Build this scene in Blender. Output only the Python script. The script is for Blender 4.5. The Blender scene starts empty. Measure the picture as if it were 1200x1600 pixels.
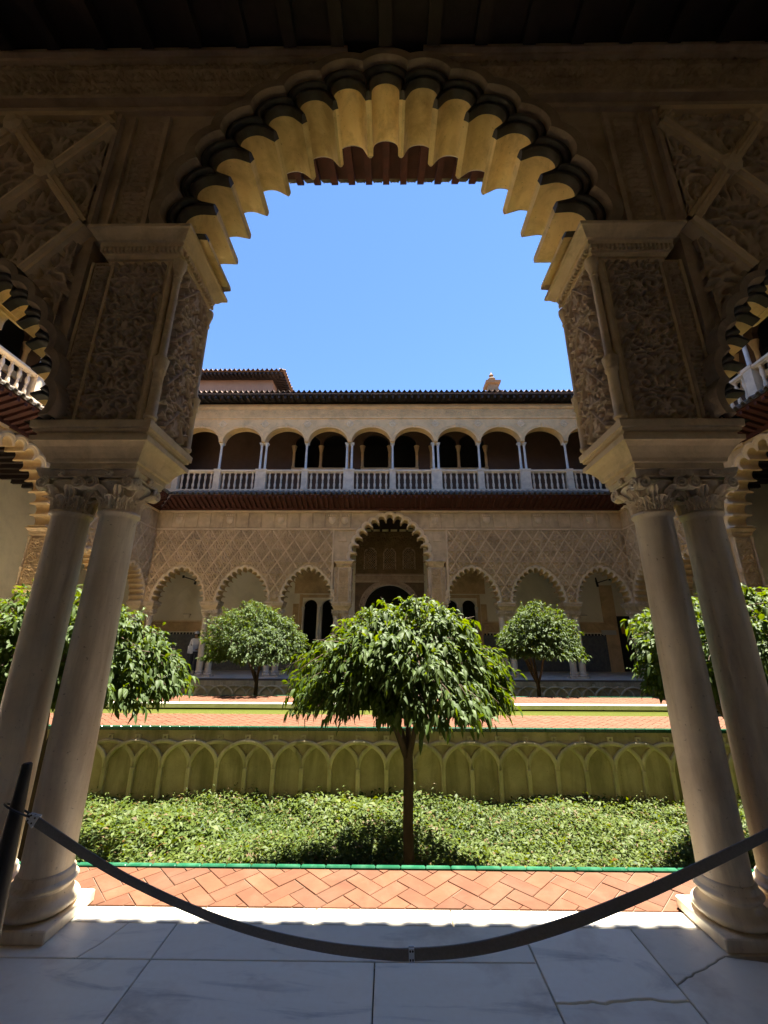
import bpy, math, random
import numpy as np
from mathutils import Vector, Matrix
random.seed(7); rng = np.random.default_rng(7)
sc = bpy.context.scene
col = sc.collection
R_ = math.radians

# ------------------------------------------------------------------ camera
F_PX, PITCH, ROLL, YAW = 636.0, R_(17.25), 0.0038, -0.0110
cam = bpy.data.cameras.new('camera'); camo = bpy.data.objects.new('camera', cam); col.objects.link(camo)
_f = Vector((math.sin(YAW)*math.cos(PITCH), math.cos(YAW)*math.cos(PITCH), math.sin(PITCH)))
_r = Vector((math.cos(YAW), -math.sin(YAW), 0)); _u = _r.cross(_f)
_r2 = _r*math.cos(ROLL) + _u*math.sin(ROLL); _u2 = -_r*math.sin(ROLL) + _u*math.cos(ROLL)
camo.matrix_world = Matrix(((_r2.x, _u2.x, -_f.x, 0.03), (_r2.y, _u2.y, -_f.y, 0.0), (_r2.z, _u2.z, -_f.z, 1.5), (0, 0, 0, 1)))
cam.sensor_fit = 'VERTICAL'; cam.sensor_height = 36.0; cam.lens = 36.0*F_PX/1600.0
cam.clip_start = 0.05; cam.clip_end = 2000
sc.camera = camo

# ------------------------------------------------------------------ sky and sun
SUN = Vector((0.19, 0.150, 1.0)).normalized()
world = bpy.data.worlds.new('World'); sc.world = world; world.use_nodes = True
wn = world.node_tree.nodes; wl = world.node_tree.links; wn.clear()
sky = wn.new('ShaderNodeTexSky'); sky.sky_type = 'NISHITA'; sky.sun_disc = False
sky.sun_elevation = math.asin(SUN.z); sky.sun_rotation = math.atan2(SUN.x, SUN.y)
sky.altitude = 0; sky.air_density = 0.82; sky.dust_density = 0.0; sky.ozone_density = 10.0
bg = wn.new('ShaderNodeBackground'); bg.inputs['Strength'].default_value = 0.05
wo = wn.new('ShaderNodeOutputWorld'); wl.new(sky.outputs[0], bg.inputs[0]); wl.new(bg.outputs[0], wo.inputs[0])
sun = bpy.data.lights.new('sun', 'SUN'); sun.energy = 5.0; sun.angle = R_(0.53); sun.color = (1.0, 0.94, 0.83)
suno = bpy.data.objects.new('sun', sun); col.objects.link(suno)
suno.rotation_euler = SUN.to_track_quat('Z', 'Y').to_euler(); suno.location = (5, 6, 40)
sc.view_settings.view_transform = 'Standard'; sc.view_settings.look = 'None'
sc.view_settings.gamma = 1.0; sc.view_settings.exposure = 2.85; sc.view_settings.use_curve_mapping = False
sc.cycles.max_bounces = 10; sc.cycles.diffuse_bounces = 7; sc.cycles.glossy_bounces = 3
sc.cycles.transmission_bounces = 4; sc.cycles.caustics_reflective = False; sc.cycles.caustics_refractive = False
sc.cycles.use_denoising = True

# ------------------------------------------------------------------ materials
MATS = {}
def _nodes(name):
    m = bpy.data.materials.new(name); m.use_nodes = True
    n = m.node_tree.nodes; l = m.node_tree.links
    b = n['Principled BSDF']; MATS[name] = m
    return m, n, l, b
def _ramp(n, stops):
    r = n.new('ShaderNodeValToRGB'); e = r.color_ramp.elements
    while len(e) < len(stops): e.new(0.5)
    for k, (p, c) in enumerate(stops): e[k].position = p; e[k].color = (c[0], c[1], c[2], 1)
    return r
def _noise(n, l, vec, scale, detail=4, rough=0.6, dist=0.0):
    t = n.new('ShaderNodeTexNoise'); t.inputs['Scale'].default_value = scale; t.inputs['Detail'].default_value = detail
    t.inputs['Roughness'].default_value = rough; t.inputs['Distortion'].default_value = dist
    l.new(vec, t.inputs['Vector']); return t
def _mixc(n, l, fac, a, b, mode='MIX'):
    m = n.new('ShaderNodeMix'); m.data_type = 'RGBA'; m.blend_type = mode
    for s, v in ((0, fac), (6, a), (7, b)):
        if hasattr(v, 'links'): l.new(v, m.inputs[s])
        elif isinstance(v, (int, float)): m.inputs[s].default_value = v
        else: m.inputs[s].default_value = (v[0], v[1], v[2], 1)
    return m.outputs[2]
def stone(name, c1, c2, scale=6.0, rough=0.8, bump=0.15, bscale=40.0, stain=None, stain_amt=0.0, stain_scale=1.6,
          streak=False, vary=0.12, squash=None, spec=0.3, carve=0.0, carve_scale=14.0, speck=0.0):
    """weathered mineral surface: two tones of noise, stains, per-piece variation, fine relief"""
    m, n, l, b = _nodes(name)
    g = n.new('ShaderNodeNewGeometry'); vec = g.outputs['Position']
    if squash:
        mp = n.new('ShaderNodeMapping'); mp.inputs['Scale'].default_value = squash; l.new(vec, mp.inputs[0]); vec2 = mp.outputs[0]
    else: vec2 = vec
    nz = _noise(n, l, vec2, scale, 6, 0.62, 0.3)
    mr = n.new('ShaderNodeMapRange'); mr.inputs[1].default_value = 0.3; mr.inputs[2].default_value = 0.72; l.new(nz.outputs[0], mr.inputs[0])
    c = _mixc(n, l, mr.outputs[0], c1, c2)
    if stain is not None:
        if streak:
            mp2 = n.new('ShaderNodeMapping'); mp2.inputs['Scale'].default_value = (1.0, 1.0, 0.14); l.new(vec, mp2.inputs[0]); sv = mp2.outputs[0]
        else: sv = vec
        sn = _noise(n, l, sv, stain_scale, 7, 0.68, 0.4)
        m2 = n.new('ShaderNodeMapRange'); m2.inputs[1].default_value = 0.46; m2.inputs[2].default_value = 0.74
        m2.inputs[4].default_value = stain_amt; l.new(sn.outputs[0], m2.inputs[0])
        c = _mixc(n, l, m2.outputs[0], c, stain)
    if speck > 0:
        sp = _noise(n, l, vec, 38.0, 3, 0.7); m4 = n.new('ShaderNodeMapRange'); m4.inputs[1].default_value = 0.64; m4.inputs[2].default_value = 0.72; m4.inputs[4].default_value = speck
        l.new(sp.outputs[0], m4.inputs[0]); c = _mixc(n, l, m4.outputs[0], c, tuple(x*0.45 for x in (stain or c2)))
    if vary > 0:
        oi = n.new('ShaderNodeObjectInfo'); m3 = n.new('ShaderNodeMapRange')
        m3.inputs[3].default_value = 1 - vary; m3.inputs[4].default_value = 1 + vary; l.new(oi.outputs['Random'], m3.inputs[0])
        hs = n.new('ShaderNodeHueSaturation'); l.new(m3.outputs[0], hs.inputs['Value']); l.new(c, hs.inputs['Color']); c = hs.outputs[0]
    l.new(c, b.inputs['Base Color']); b.inputs['Roughness'].default_value = rough
    b.inputs['Specular IOR Level'].default_value = spec
    h = None
    if bump > 0:
        bn = _noise(n, l, vec, bscale, 5, 0.65)
        h = bn.outputs[0]
        if carve > 0:
            vo = n.new('ShaderNodeTexVoronoi'); vo.feature = 'SMOOTH_F1'; vo.inputs['Scale'].default_value = carve_scale; l.new(vec, vo.inputs['Vector'])
            ma = n.new('ShaderNodeMath'); ma.operation = 'MULTIPLY_ADD'; l.new(vo.outputs['Distance'], ma.inputs[0]); ma.inputs[1].default_value = carve; l.new(h, ma.inputs[2]); h = ma.outputs[0]
        bp = n.new('ShaderNodeBump'); bp.inputs['Strength'].default_value = bump; bp.inputs['Distance'].default_value = 0.02
        l.new(h, bp.inputs['Height']); l.new(bp.outputs[0], b.inputs['Normal'])
    return m
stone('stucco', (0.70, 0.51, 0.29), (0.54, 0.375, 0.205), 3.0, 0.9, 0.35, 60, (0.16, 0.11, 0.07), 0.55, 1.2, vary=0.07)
stone('stucco_dark', (0.30, 0.205, 0.12), (0.20, 0.135, 0.08), 3.0, 0.9, 0.3, 60, (0.12, 0.08, 0.05), 0.5, 1.2, vary=0.05)  # darker stucco; on the portal its dark tone stands in for gallery shade
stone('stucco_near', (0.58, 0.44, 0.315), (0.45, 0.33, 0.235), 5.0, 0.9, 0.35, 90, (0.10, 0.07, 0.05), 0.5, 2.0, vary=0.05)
stone('rib', (0.82, 0.63, 0.39), (0.69, 0.51, 0.30), 4.0, 0.88, 0.25, 60, (0.2, 0.15, 0.1), 0.4, 1.5, vary=0.05)
stone('lobe_soffit', (0.86, 0.66, 0.34), (0.78, 0.57, 0.27), 3.0, 0.75, 0.12, 50, (0.42, 0.28, 0.13), 0.85, 3.2, vary=0.20, squash=(4, 1.0, 4), speck=0.6)
stone('lobe_far', (0.66, 0.49, 0.28), (0.54, 0.39, 0.21), 4.0, 0.85, 0.2, 50, (0.2, 0.15, 0.1), 0.4, 3.0, vary=0.1)
stone('arch_roll', (0.035, 0.030, 0.028), (0.06, 0.05, 0.042), 8.0, 0.55, 0.15, 60, (0.16, 0.12, 0.09), 0.35, 6.0, vary=0.05)  # near-black tone of the roll mouldings on the inner arch face
stone('arch_band', (0.38, 0.28, 0.19), (0.27, 0.195, 0.135), 6.0, 0.85, 0.3, 60, (0.11, 0.08, 0.055), 0.6, 4.0, vary=0.08)
stone('moulding', (0.72, 0.56, 0.36), (0.60, 0.45, 0.28), 6.0, 0.75, 0.2, 60, (0.2, 0.145, 0.09), 0.6, 4.0, vary=0.06)
stone('marble_column', (0.82, 0.70, 0.52), (0.60, 0.49, 0.36), 2.5, 0.36, 0.08, 70, (0.36, 0.25, 0.165), 0.95, 4.2, streak=True, vary=0.06, spec=0.45, speck=0.6)
stone('marble_white', (0.72, 0.69, 0.62), (0.60, 0.57, 0.51), 3.0, 0.5, 0.1, 60, (0.4, 0.36, 0.3), 0.5, 3.0, vary=0.06)
stone('marble_cream', (0.84, 0.70, 0.50), (0.72, 0.58, 0.41), 3.0, 0.55, 0.1, 60, (0.42, 0.34, 0.25), 0.5, 3.0, vary=0.06)
stone('kerb_marble', (0.86, 0.82, 0.70), (0.78, 0.73, 0.61), 3.0, 0.5, 0.1, 60, (0.6, 0.5, 0.38), 0.4, 3.0, vary=0.05)
stone('sandstone', (0.82, 0.57, 0.29), (0.74, 0.50, 0.245), 3.0, 0.85, 0.25, 50, (0.32, 0.23, 0.14), 0.5, 2.0, vary=0.06)
stone('plaster_white', (0.84, 0.78, 0.63), (0.79, 0.73, 0.585), 1.5, 0.9, 0.1, 30, (0.45, 0.40, 0.32), 0.5, 0.9, vary=0.0)
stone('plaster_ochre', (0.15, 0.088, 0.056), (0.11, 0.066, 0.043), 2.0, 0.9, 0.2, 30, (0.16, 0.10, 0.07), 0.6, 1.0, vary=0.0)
stone('plaster_pink', (0.30, 0.195, 0.145), (0.25, 0.16, 0.12), 2.0, 0.9, 0.2, 30, (0.35, 0.25, 0.19), 0.5, 1.0, vary=0.0)
stone('wood_red', (0.095, 0.030, 0.022), (0.06, 0.02, 0.015), 8.0, 0.7, 0.2, 60, (0.03, 0.015, 0.012), 0.5, 4.0, vary=0.15)
stone('wood_dark', (0.030, 0.022, 0.020), (0.018, 0.014, 0.013), 8.0, 0.7, 0.2, 60, (0.05, 0.035, 0.028), 0.5, 4.0, vary=0.1)
stone('wood_ceiling', (0.035, 0.022, 0.017), (0.022, 0.014, 0.011), 6.0, 0.7, 0.2, 50, (0.05, 0.03, 0.022), 0.4, 3.0, vary=0.1)
stone('roof_tile', (0.21, 0.135, 0.092), (0.155, 0.10, 0.07), 6.0, 0.9, 0.25, 50, (0.16, 0.13, 0.105), 0.7, 3.0, vary=0.2)
stone('roof_tile_grey', (0.24, 0.20, 0.155), (0.155, 0.13, 0.105), 7.0, 0.9, 0.3, 50, (0.10, 0.09, 0.08), 0.7, 3.0, vary=0.2)
stone('brick', (0.104, 0.039, 0.0165), (0.083, 0.029, 0.0120), 9.0, 0.8, 0.12, 80, (0.125, 0.064, 0.036), 0.6, 4.0, vary=0.2)
stone('mortar', (0.155, 0.11, 0.075), (0.115, 0.08, 0.055), 12.0, 0.95, 0.2, 80, vary=0.0)
stone('green_tile', (0.008, 0.062, 0.030), (0.014, 0.090, 0.045), 8.0, 0.22, 0.03, 30, (0.1, 0.2, 0.13), 0.3, 8.0, vary=0.2, spec=0.5)
stone('moss_stone', (0.56, 0.45, 0.30), (0.37, 0.295, 0.185), 2.5, 0.92, 0.4, 45, (0.13, 0.115, 0.05), 0.85, 2.2, streak=True, vary=0.09, speck=0.5)
stone('moss_rib', (0.70, 0.58, 0.40), (0.52, 0.43, 0.28), 4.0, 0.9, 0.35, 45, (0.17, 0.15, 0.07), 0.8, 3.0, streak=True, vary=0.16, speck=0.5)
stone('soil', (0.07, 0.05, 0.03), (0.045, 0.033, 0.02), 8.0, 0.95, 0.5, 30, vary=0.0)
stone('dado_tile', (0.16, 0.17, 0.165), (0.06, 0.075, 0.085), 9.0, 0.35, 0.05, 30, (0.20, 0.16, 0.10), 0.5, 7.0, vary=0.1, spec=0.5)
stone('bark', (0.085, 0.056, 0.036), (0.05, 0.033, 0.022), 14.0, 0.9, 0.5, 60, vary=0.05, squash=(1, 1, 0.2))
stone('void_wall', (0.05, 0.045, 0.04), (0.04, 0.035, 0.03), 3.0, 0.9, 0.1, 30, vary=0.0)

def marble_floor():
    m, n, l, b = _nodes('marble_floor')
    g = n.new('ShaderNodeNewGeometry'); oi = n.new('ShaderNodeObjectInfo')
    sc_ = n.new('ShaderNodeVectorMath'); sc_.operation = 'SCALE'; sc_.inputs['Scale'].default_value = 40.0
    cx = n.new('ShaderNodeCombineXYZ'); l.new(oi.outputs['Random'], cx.inputs[0]); l.new(oi.outputs['Random'], cx.inputs[1]); l.new(cx.outputs[0], sc_.inputs[0])
    ad = n.new('ShaderNodeVectorMath'); l.new(g.outputs['Position'], ad.inputs[0]); l.new(sc_.outputs[0], ad.inputs[1])
    mp = n.new('ShaderNodeMapping'); mp.inputs['Scale'].default_value = (0.8, 3.6, 1); l.new(ad.outputs[0], mp.inputs[0])
    n1 = _noise(n, l, mp.outputs[0], 1.5, 8, 0.62, 1.2)
    r1 = _ramp(n, [(0.30, (0.55, 0.49, 0.40)), (0.43, (0.86, 0.775, 0.62)), (0.62, (0.89, 0.805, 0.65)), (0.78, (0.72, 0.64, 0.50))]); l.new(n1.outputs[0], r1.inputs[0])
    n2 = _noise(n, l, ad.outputs[0], 2.2, 5, 0.6, 0.3)
    r2 = n.new('ShaderNodeMapRange'); r2.inputs[1].default_value = 0.54; r2.inputs[2].default_value = 0.70; r2.inputs[4].default_value = 0.6; l.new(n2.outputs[0], r2.inputs[0])
    c = _mixc(n, l, r2.outputs[0], r1.outputs[0], (0.50, 0.38, 0.27))
    n3 = _noise(n, l, ad.outputs[0], 30, 4, 0.6)
    c = _mixc(n, l, 0.25, c, n3.outputs[0], 'SOFT_LIGHT')
    m3 = n.new('ShaderNodeMapRange'); m3.inputs[3].default_value = 0.82; m3.inputs[4].default_value = 1.06; l.new(oi.outputs['Random'], m3.inputs[0])
    hs = n.new('ShaderNodeHueSaturation'); l.new(m3.outputs[0], hs.inputs['Value']); l.new(c, hs.inputs['Color'])
    l.new(hs.outputs[0], b.inputs['Base Color'])
    n4 = _noise(n, l, ad.outputs[0], 5, 5, 0.6)
    r4 = n.new('ShaderNodeMapRange'); r4.inputs[3].default_value = 0.28; r4.inputs[4].default_value = 0.55; l.new(n4.outputs[0], r4.inputs[0]); l.new(r4.outputs[0], b.inputs['Roughness'])
    bp = n.new('ShaderNodeBump'); bp.inputs['Strength'].default_value = 0.08; bp.inputs['Distance'].default_value = 0.02; l.new(n4.outputs[0], bp.inputs['Height']); l.new(bp.outputs[0], b.inputs['Normal'])
marble_floor()
def leaf(name, c_dark, c_light, rough=0.38, trans=0.35, dry=None):
    m, n, l, b = _nodes(name)
    at = n.new('ShaderNodeAttribute'); at.attribute_name = 'tint'
    if dry is None: c = _mixc(n, l, at.outputs['Fac'], c_dark, c_light)
    else:
        rp = _ramp(n, [(0.0, c_dark), (0.88, c_light), (0.93, dry), (1.0, dry)]); l.new(at.outputs['Fac'], rp.inputs[0]); c = rp.outputs[0]
    g = n.new('ShaderNodeNewGeometry')
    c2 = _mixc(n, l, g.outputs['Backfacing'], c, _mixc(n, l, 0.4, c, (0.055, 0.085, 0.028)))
    l.new(c2, b.inputs['Base Color']); b.inputs['Roughness'].default_value = rough; b.inputs['Specular IOR Level'].default_value = 0.28
    tr = n.new('ShaderNodeBsdfTranslucent')
    hs = n.new('ShaderNodeHueSaturation'); hs.inputs['Hue'].default_value = 0.475; hs.inputs['Saturation'].default_value = 1.15; hs.inputs['Value'].default_value = 1.7
    l.new(c, hs.inputs['Color']); l.new(hs.outputs[0], tr.inputs['Color'])
    mx = n.new('ShaderNodeMixShader'); mx.inputs[0].default_value = trans
    l.new(b.outputs[0], mx.inputs[1]); l.new(tr.outputs[0], mx.inputs[2]); l.new(mx.outputs[0], n['Material Output'].inputs['Surface'])
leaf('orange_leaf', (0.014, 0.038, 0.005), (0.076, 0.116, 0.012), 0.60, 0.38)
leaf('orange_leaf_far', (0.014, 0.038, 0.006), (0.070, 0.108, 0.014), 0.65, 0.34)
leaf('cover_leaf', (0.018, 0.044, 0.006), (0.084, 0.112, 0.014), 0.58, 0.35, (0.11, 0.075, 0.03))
def plain(name, c, rough=0.5, metal=0.0, spec=0.5, scale=30.0, amt=0.15, bump=0.05):
    m, n, l, b = _nodes(name)
    g = n.new('ShaderNodeNewGeometry'); nz = _noise(n, l, g.outputs['Position'], scale, 4, 0.6)
    c2 = tuple(x*(1-amt) for x in c); c = _mixc(n, l, nz.outputs[0], c2, tuple(min(1, x*(1+amt)) for x in c))
    l.new(c, b.inputs['Base Color']); b.inputs['Roughness'].default_value = rough; b.inputs['Metallic'].default_value = metal; b.inputs['Specular IOR Level'].default_value = spec
    if bump:
        bp = n.new('ShaderNodeBump'); bp.inputs['Strength'].default_value = bump; bp.inputs['Distance'].default_value = 0.01; l.new(nz.outputs[0], bp.inputs['Height']); l.new(bp.outputs[0], b.inputs['Normal'])
plain('strap', (0.24, 0.23, 0.225), 0.75, scale=120, amt=0.3, bump=0.25)
plain('steel', (0.72, 0.78, 0.85), 0.35, 0.3)
plain('dark_metal', (0.05, 0.05, 0.055), 0.4, 0.6)
plain('black_paint', (0.012, 0.012, 0.013), 0.5)
plain('post_wood', (0.030, 0.023, 0.019), 0.6, scale=60, amt=0.3, bump=0.15)
plain('cloth_white', (0.55, 0.55, 0.56), 0.9); plain('cloth_grey', (0.20, 0.21, 0.23), 0.9); plain('cloth_dark', (0.03, 0.032, 0.04), 0.9)
plain('skin', (0.36, 0.20, 0.14), 0.6); plain('hair', (0.03, 0.022, 0.018), 0.7)
plain('amber_glass', (0.55, 0.30, 0.07), 0.25); plain('plaque', (0.5, 0.5, 0.48), 0.6)
def water():
    m, n, l, b = _nodes('water')
    g = n.new('ShaderNodeNewGeometry'); nz = _noise(n, l, g.outputs['Position'], 3.0, 3, 0.5)
    b.inputs['Base Color'].default_value = (0.075, 0.085, 0.018, 1); b.inputs['Roughness'].default_value = 0.06; b.inputs['IOR'].default_value = 1.33
    bp = n.new('ShaderNodeBump'); bp.inputs['Strength'].default_value = 0.06; bp.inputs['Distance'].default_value = 0.05; l.new(nz.outputs[0], bp.inputs['Height']); l.new(bp.outputs[0], b.inputs['Normal'])
water()

# ------------------------------------------------------------------ mesh helpers
class MB:
    def __init__(s): s.v = []; s.f = []; s.m = []; s.n = 0
    def add(s, verts, faces, mi=0):
        b = s.n; verts = [tuple(map(float, p)) for p in verts]; s.v.extend(verts); s.n += len(verts)
        for f in faces: s.f.append(tuple(i+b for i in f)); s.m.append(mi)
        return s
    def box(s, x0, x1, y0, y1, z0, z1, mi=0):
        if x0 > x1: x0, x1 = x1, x0
        if y0 > y1: y0, y1 = y1, y0
        v = [(x0,y0,z0),(x1,y0,z0),(x1,y1,z0),(x0,y1,z0),(x0,y0,z1),(x1,y0,z1),(x1,y1,z1),(x0,y1,z1)]
        return s.add(v, [(0,3,2,1),(4,5,6,7),(0,1,5,4),(1,2,6,5),(2,3,7,6),(3,0,4,7)], mi)
    def bbox(s, x0, x1, y0, y1, z0, z1, b=0.01, mi=0):
        """box with chamfered vertical and top/bottom edges"""
        rings = []
        for z, i in ((z0, b), (z0+b, 0), (z1-b, 0), (z1, b)):
            a, c, d, e = x0+i, x1-i, y0+i, y1-i
            k = b if i == 0 else b*0.6
            rings.append([(a+k,d,z),(c-k,d,z),(c,d+k,z),(c,e-k,z),(c-k,e,z),(a+k,e,z),(a,e-k,z),(a,d+k,z)])
        return s.loft(rings, True, True, mi)
    def loft(s, rings, closed=True, caps=False, mi=0, mis=None):
        n = len(rings[0]); fs = []; ms = []
        for k in range(len(rings)-1):
            for i in range(n if closed else n-1):
                j = (i+1) % n
                fs.append((k*n+i, k*n+j, (k+1)*n+j, (k+1)*n+i)); ms.append(mis[k] if mis else mi)
        if caps: fs.append(tuple(range(n-1, -1, -1))); fs.append(tuple((len(rings)-1)*n+i for i in range(n))); ms += [mi, mi]
        b = s.n; s.add([p for r in rings for p in r], [], mi)
        for f, q in zip(fs, ms): s.f.append(tuple(i+b for i in f)); s.m.append(q)
        return s
    def lathe(s, prof, n=24, c=(0,0,0), mi=0, caps=True):
        rings = [[(c[0]+r*math.cos(2*math.pi*i/n), c[1]+r*math.sin(2*math.pi*i/n), c[2]+z) for i in range(n)] for r, z in prof]
        return s.loft(rings, True, caps, mi)
    def tube(s, path, rad, n=8, mi=0, caps=True):
        P = [Vector(p) for p in path]; rings = []
        up = Vector((0.13, 0.21, 1)).normalized()
        for i, p in enumerate(P):
            d = (P[min(i+1, len(P)-1)] - P[max(i-1, 0)]).normalized()
            a = d.cross(up)
            if a.length < 1e-4: a = d.cross(Vector((1, 0, 0)))
            a.normalize(); b = a.cross(d).normalized(); up = b
            r = rad[i] if hasattr(rad, '__len__') else rad
            rings.append([tuple(p + (a*math.cos(2*math.pi*k/n) + b*math.sin(2*math.pi*k/n))*r) for k in range(n)])
        return s.loft(rings, True, caps, mi)
    def rectloft(s, x0, x1, y0, y1, prof, mi=0):
        """stack of rectangles: prof = [(z, offset outwards)]"""
        return s.loft([[(x0-o,y0-o,z),(x1+o,y0-o,z),(x1+o,y1+o,z),(x0-o,y1+o,z)] for z, o in prof], True, True, mi)
    def quad(s, a, b, c, d, mi=0): return s.add([a, b, c, d], [(0,1,2,3)], mi)
    def mesh(s, name, mats, smooth=None):
        me = bpy.data.meshes.new(name); me.from_pydata(s.v, [], s.f)
        mats = [mats] if isinstance(mats, str) else mats
        for q in mats: me.materials.append(MATS[q])
        if len(mats) > 1: me.polygons.foreach_set('material_index', s.m)
        if smooth is not None:
            me.polygons.foreach_set('use_smooth', [True]*len(me.polygons)); me.set_sharp_from_angle(angle=R_(smooth))
        me.update(); return me
    def build(s, name, mats, parent=None, smooth=None, **k): return ob(name, s.mesh(name, mats, smooth), parent, **k)
def ob(name, data, parent=None, loc=None, rz=None, scale=None, label=None, cat=None, group=None, kind=None):
    o = bpy.data.objects.new(name, data); col.objects.link(o)
    if parent is not None: o.parent = parent
    if loc is not None: o.location = loc
    if rz is not None: o.rotation_euler = (0, 0, rz)
    if scale is not None: o.scale = scale
    if label: o['label'] = label
    if cat: o['category'] = cat
    if group: o['group'] = group
    if kind: o['kind'] = kind
    return o
def np_mesh(name, V, F, mat, tint=None, smooth=False):
    """fast mesh from numpy: V (n,3), F (m,k) with constant k"""
    me = bpy.data.meshes.new(name); m, k = F.shape
    me.vertices.add(len(V)); me.vertices.foreach_set('co', V.astype(np.float32).ravel())
    me.loops.add(m*k); me.loops.foreach_set('vertex_index', F.astype(np.int32).ravel())
    me.polygons.add(m); me.polygons.foreach_set('loop_start', np.arange(0, m*k, k, dtype=np.int32))
    if smooth: me.polygons.foreach_set('use_smooth', np.ones(m, dtype=bool))
    if tint is not None:
        a = me.attributes.new('tint', 'FLOAT', 'POINT'); a.data.foreach_set('value', tint.astype(np.float32))
    me.materials.append(MATS[mat]); me.update(calc_edges=True); me.validate(); return me

# ------------------------------------------------------------------ carved relief (height tiles made of drawn stems and leaves)
def _raster(strokes, S, Sz, wz=1.0, wrap=True):
    u, v = np.meshgrid((np.arange(S)+.5)/S, (np.arange(Sz)+.5)/Sz*wz); H = np.zeros_like(u)
    for pts, wid in strokes:
        P = np.array(pts); W = np.full(len(P), wid) if np.isscalar(wid) else np.array(wid)
        for k in range(len(P)-1):
            a, b = P[k], P[k+1]
            for ox in ((-1, 0, 1) if wrap else (0,)):
                for oz in ((-wz, 0, wz) if wrap else (0,)):
                    ax, az, bx, bz = a[0]+ox, a[1]+oz, b[0]+ox, b[1]+oz; w = max(W[k], W[k+1])
                    if max(ax, bx) < -w or min(ax, bx) > 1+w or max(az, bz) < -w or min(az, bz) > wz+w: continue
                    i0, i1 = int(max(0, (min(ax, bx)-w)*S)), int(min(S, (max(ax, bx)+w)*S+2))
                    j0, j1 = int(max(0, (min(az, bz)-w)/wz*Sz)), int(min(Sz, (max(az, bz)+w)/wz*Sz+2))
                    if i1 <= i0 or j1 <= j0: continue
                    uu, vv = u[j0:j1, i0:i1], v[j0:j1, i0:i1]
                    dx, dz = bx-ax, bz-az; L2 = dx*dx+dz*dz+1e-12
                    t = np.clip(((uu-ax)*dx+(vv-az)*dz)/L2, 0, 1)
                    d = np.hypot(uu-ax-t*dx, vv-az-t*dz); ww = W[k]+(W[k+1]-W[k])*t
                    H[j0:j1, i0:i1] = np.maximum(H[j0:j1, i0:i1], np.sqrt(np.clip(1-(d/np.maximum(ww, 1e-4))**2, 0, 1)))
    return H
def _spiral(cx, cz, r0, r1, a0, turns, n=26):
    return [(cx+(r0+(r1-r0)*t)*math.cos(a0+turns*2*math.pi*t), cz+(r0+(r1-r0)*t)*math.sin(a0+turns*2*math.pi*t)) for t in np.linspace(0, 1, n)]
def _arabesque():
    st = []
    def both(p, w):
        st.append((p, w)); st.append(([(1-x, z) for x, z in p], w))
    s1 = _spiral(.26, .29, .215, .05, -1.0, 1.25); both(s1, .026); both([s1[-1], (s1[-1][0]+.03, s1[-1][1]+.03)], [.05, .03])
    s2 = _spiral(.25, .76, .19, .045, 1.3, -1.2); both(s2, .026); both([s2[-1], (s2[-1][0]-.02, s2[-1][1]-.03)], [.05, .03])
    both([(.5, 0), (.46, .08), s1[0]], .026); both([(.5, .5), (.44, .58), (.33, .60)], .022)
    both([(0, .5), (.25, .53), (.5, .5)], [.015, .024, .015])
    for cx, cz, r, k0 in ((.26, .29, .215, 0), (.25, .76, .19, .5)):
        for k in range(6):
            a = k0 + k*2*math.pi/6
            p = (cx+r*math.cos(a), cz+r*math.sin(a)); q = (cx+(r+.085)*math.cos(a+.45), cz+(r+.085)*math.sin(a+.45)); m = ((p[0]+q[0])/2, (p[1]+q[1])/2)
            both([p, m, q], [.012, .034, .004])
            q = (cx+(r-.09)*math.cos(a+.6), cz+(r-.09)*math.sin(a+.6)); m = ((p[0]+q[0])/2, (p[1]+q[1])/2)
            both([p, m, q], [.008, .026, .004])
    st.append(([(.5, .10), (.5, .24), (.5, .36)], [.01, .075, .008])); both([(.5, .14), (.40, .13), (.38, .05)], [.015, .035, .006])
    st.append(([(.5, .62), (.5, .76), (.5, .90)], [.01, .065, .008])); both([(.5, .66), (.42, .70), (.41, .80)], [.015, .03, .006])
    both([(0, .06), (.02, 0), (0, -.06)], .03); both([(.04, .95), (0, .9)], [.05, .02])
    return _raster(st, 200, 200)
ARAB = _arabesque()
def _flower():
    st = []
    for k in range(8):
        a = k*math.pi/4; r = .30 if k % 2 == 0 else .20; c, s_ = math.cos(a), math.sin(a)
        st.append(([(.5+.07*c, .5+.07*s_), (.5+r*.6*c, .5+r*.6*s_), (.5+r*c, .5+r*s_)], [.02, .058, .008]))
    st.append(([(.5, .5), (.5, .501)], .055))
    for k in range(4):
        a = k*math.pi/2; c, s_ = math.cos(a), math.sin(a)
        st.append(([(.5+.33*c-.05*s_, .5+.33*s_+.05*c), (.5+.44*c, .5+.44*s_), (.5+.33*c+.05*s_, .5+.33*s_-.05*c)], [.02, .03, .02]))
        b = a+math.pi/4; c, s_ = math.cos(b), math.sin(b); st.append((_spiral(.5+.27*c, .5+.27*s_, .055, .015, b, 1.2, 12), .018))
    return _raster(st, 120, 120, 1.0, False)
FLOWER = _flower()
def _script():
    st = []; r = random.Random(3)
    for k in range(3):
        z0 = k
        for j in range(4):
            z = z0 + .12 + j*.23; st.append(([(.12, z), (.86, z+r.uniform(-.03, .03))], [.035, .05]))
            if j % 2: st.append(([(.86, z), (.9, z+.08), (.78, z+.12)], [.05, .03, .01]))
            st.append((_spiral(.3+r.uniform(-.05, .2), z+.11, .09, .03, r.uniform(0, 6), 1.1, 14), .024))
        st.append(([(.14, z0+.05), (.14, z0+.98)], .04)); st.append((_spiral(.6, z0+.95, .13, .04, 0, 1.2, 16), .026))
    return _raster(st, 96, 288, 3.0)
SCRIPT = _script()
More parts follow.
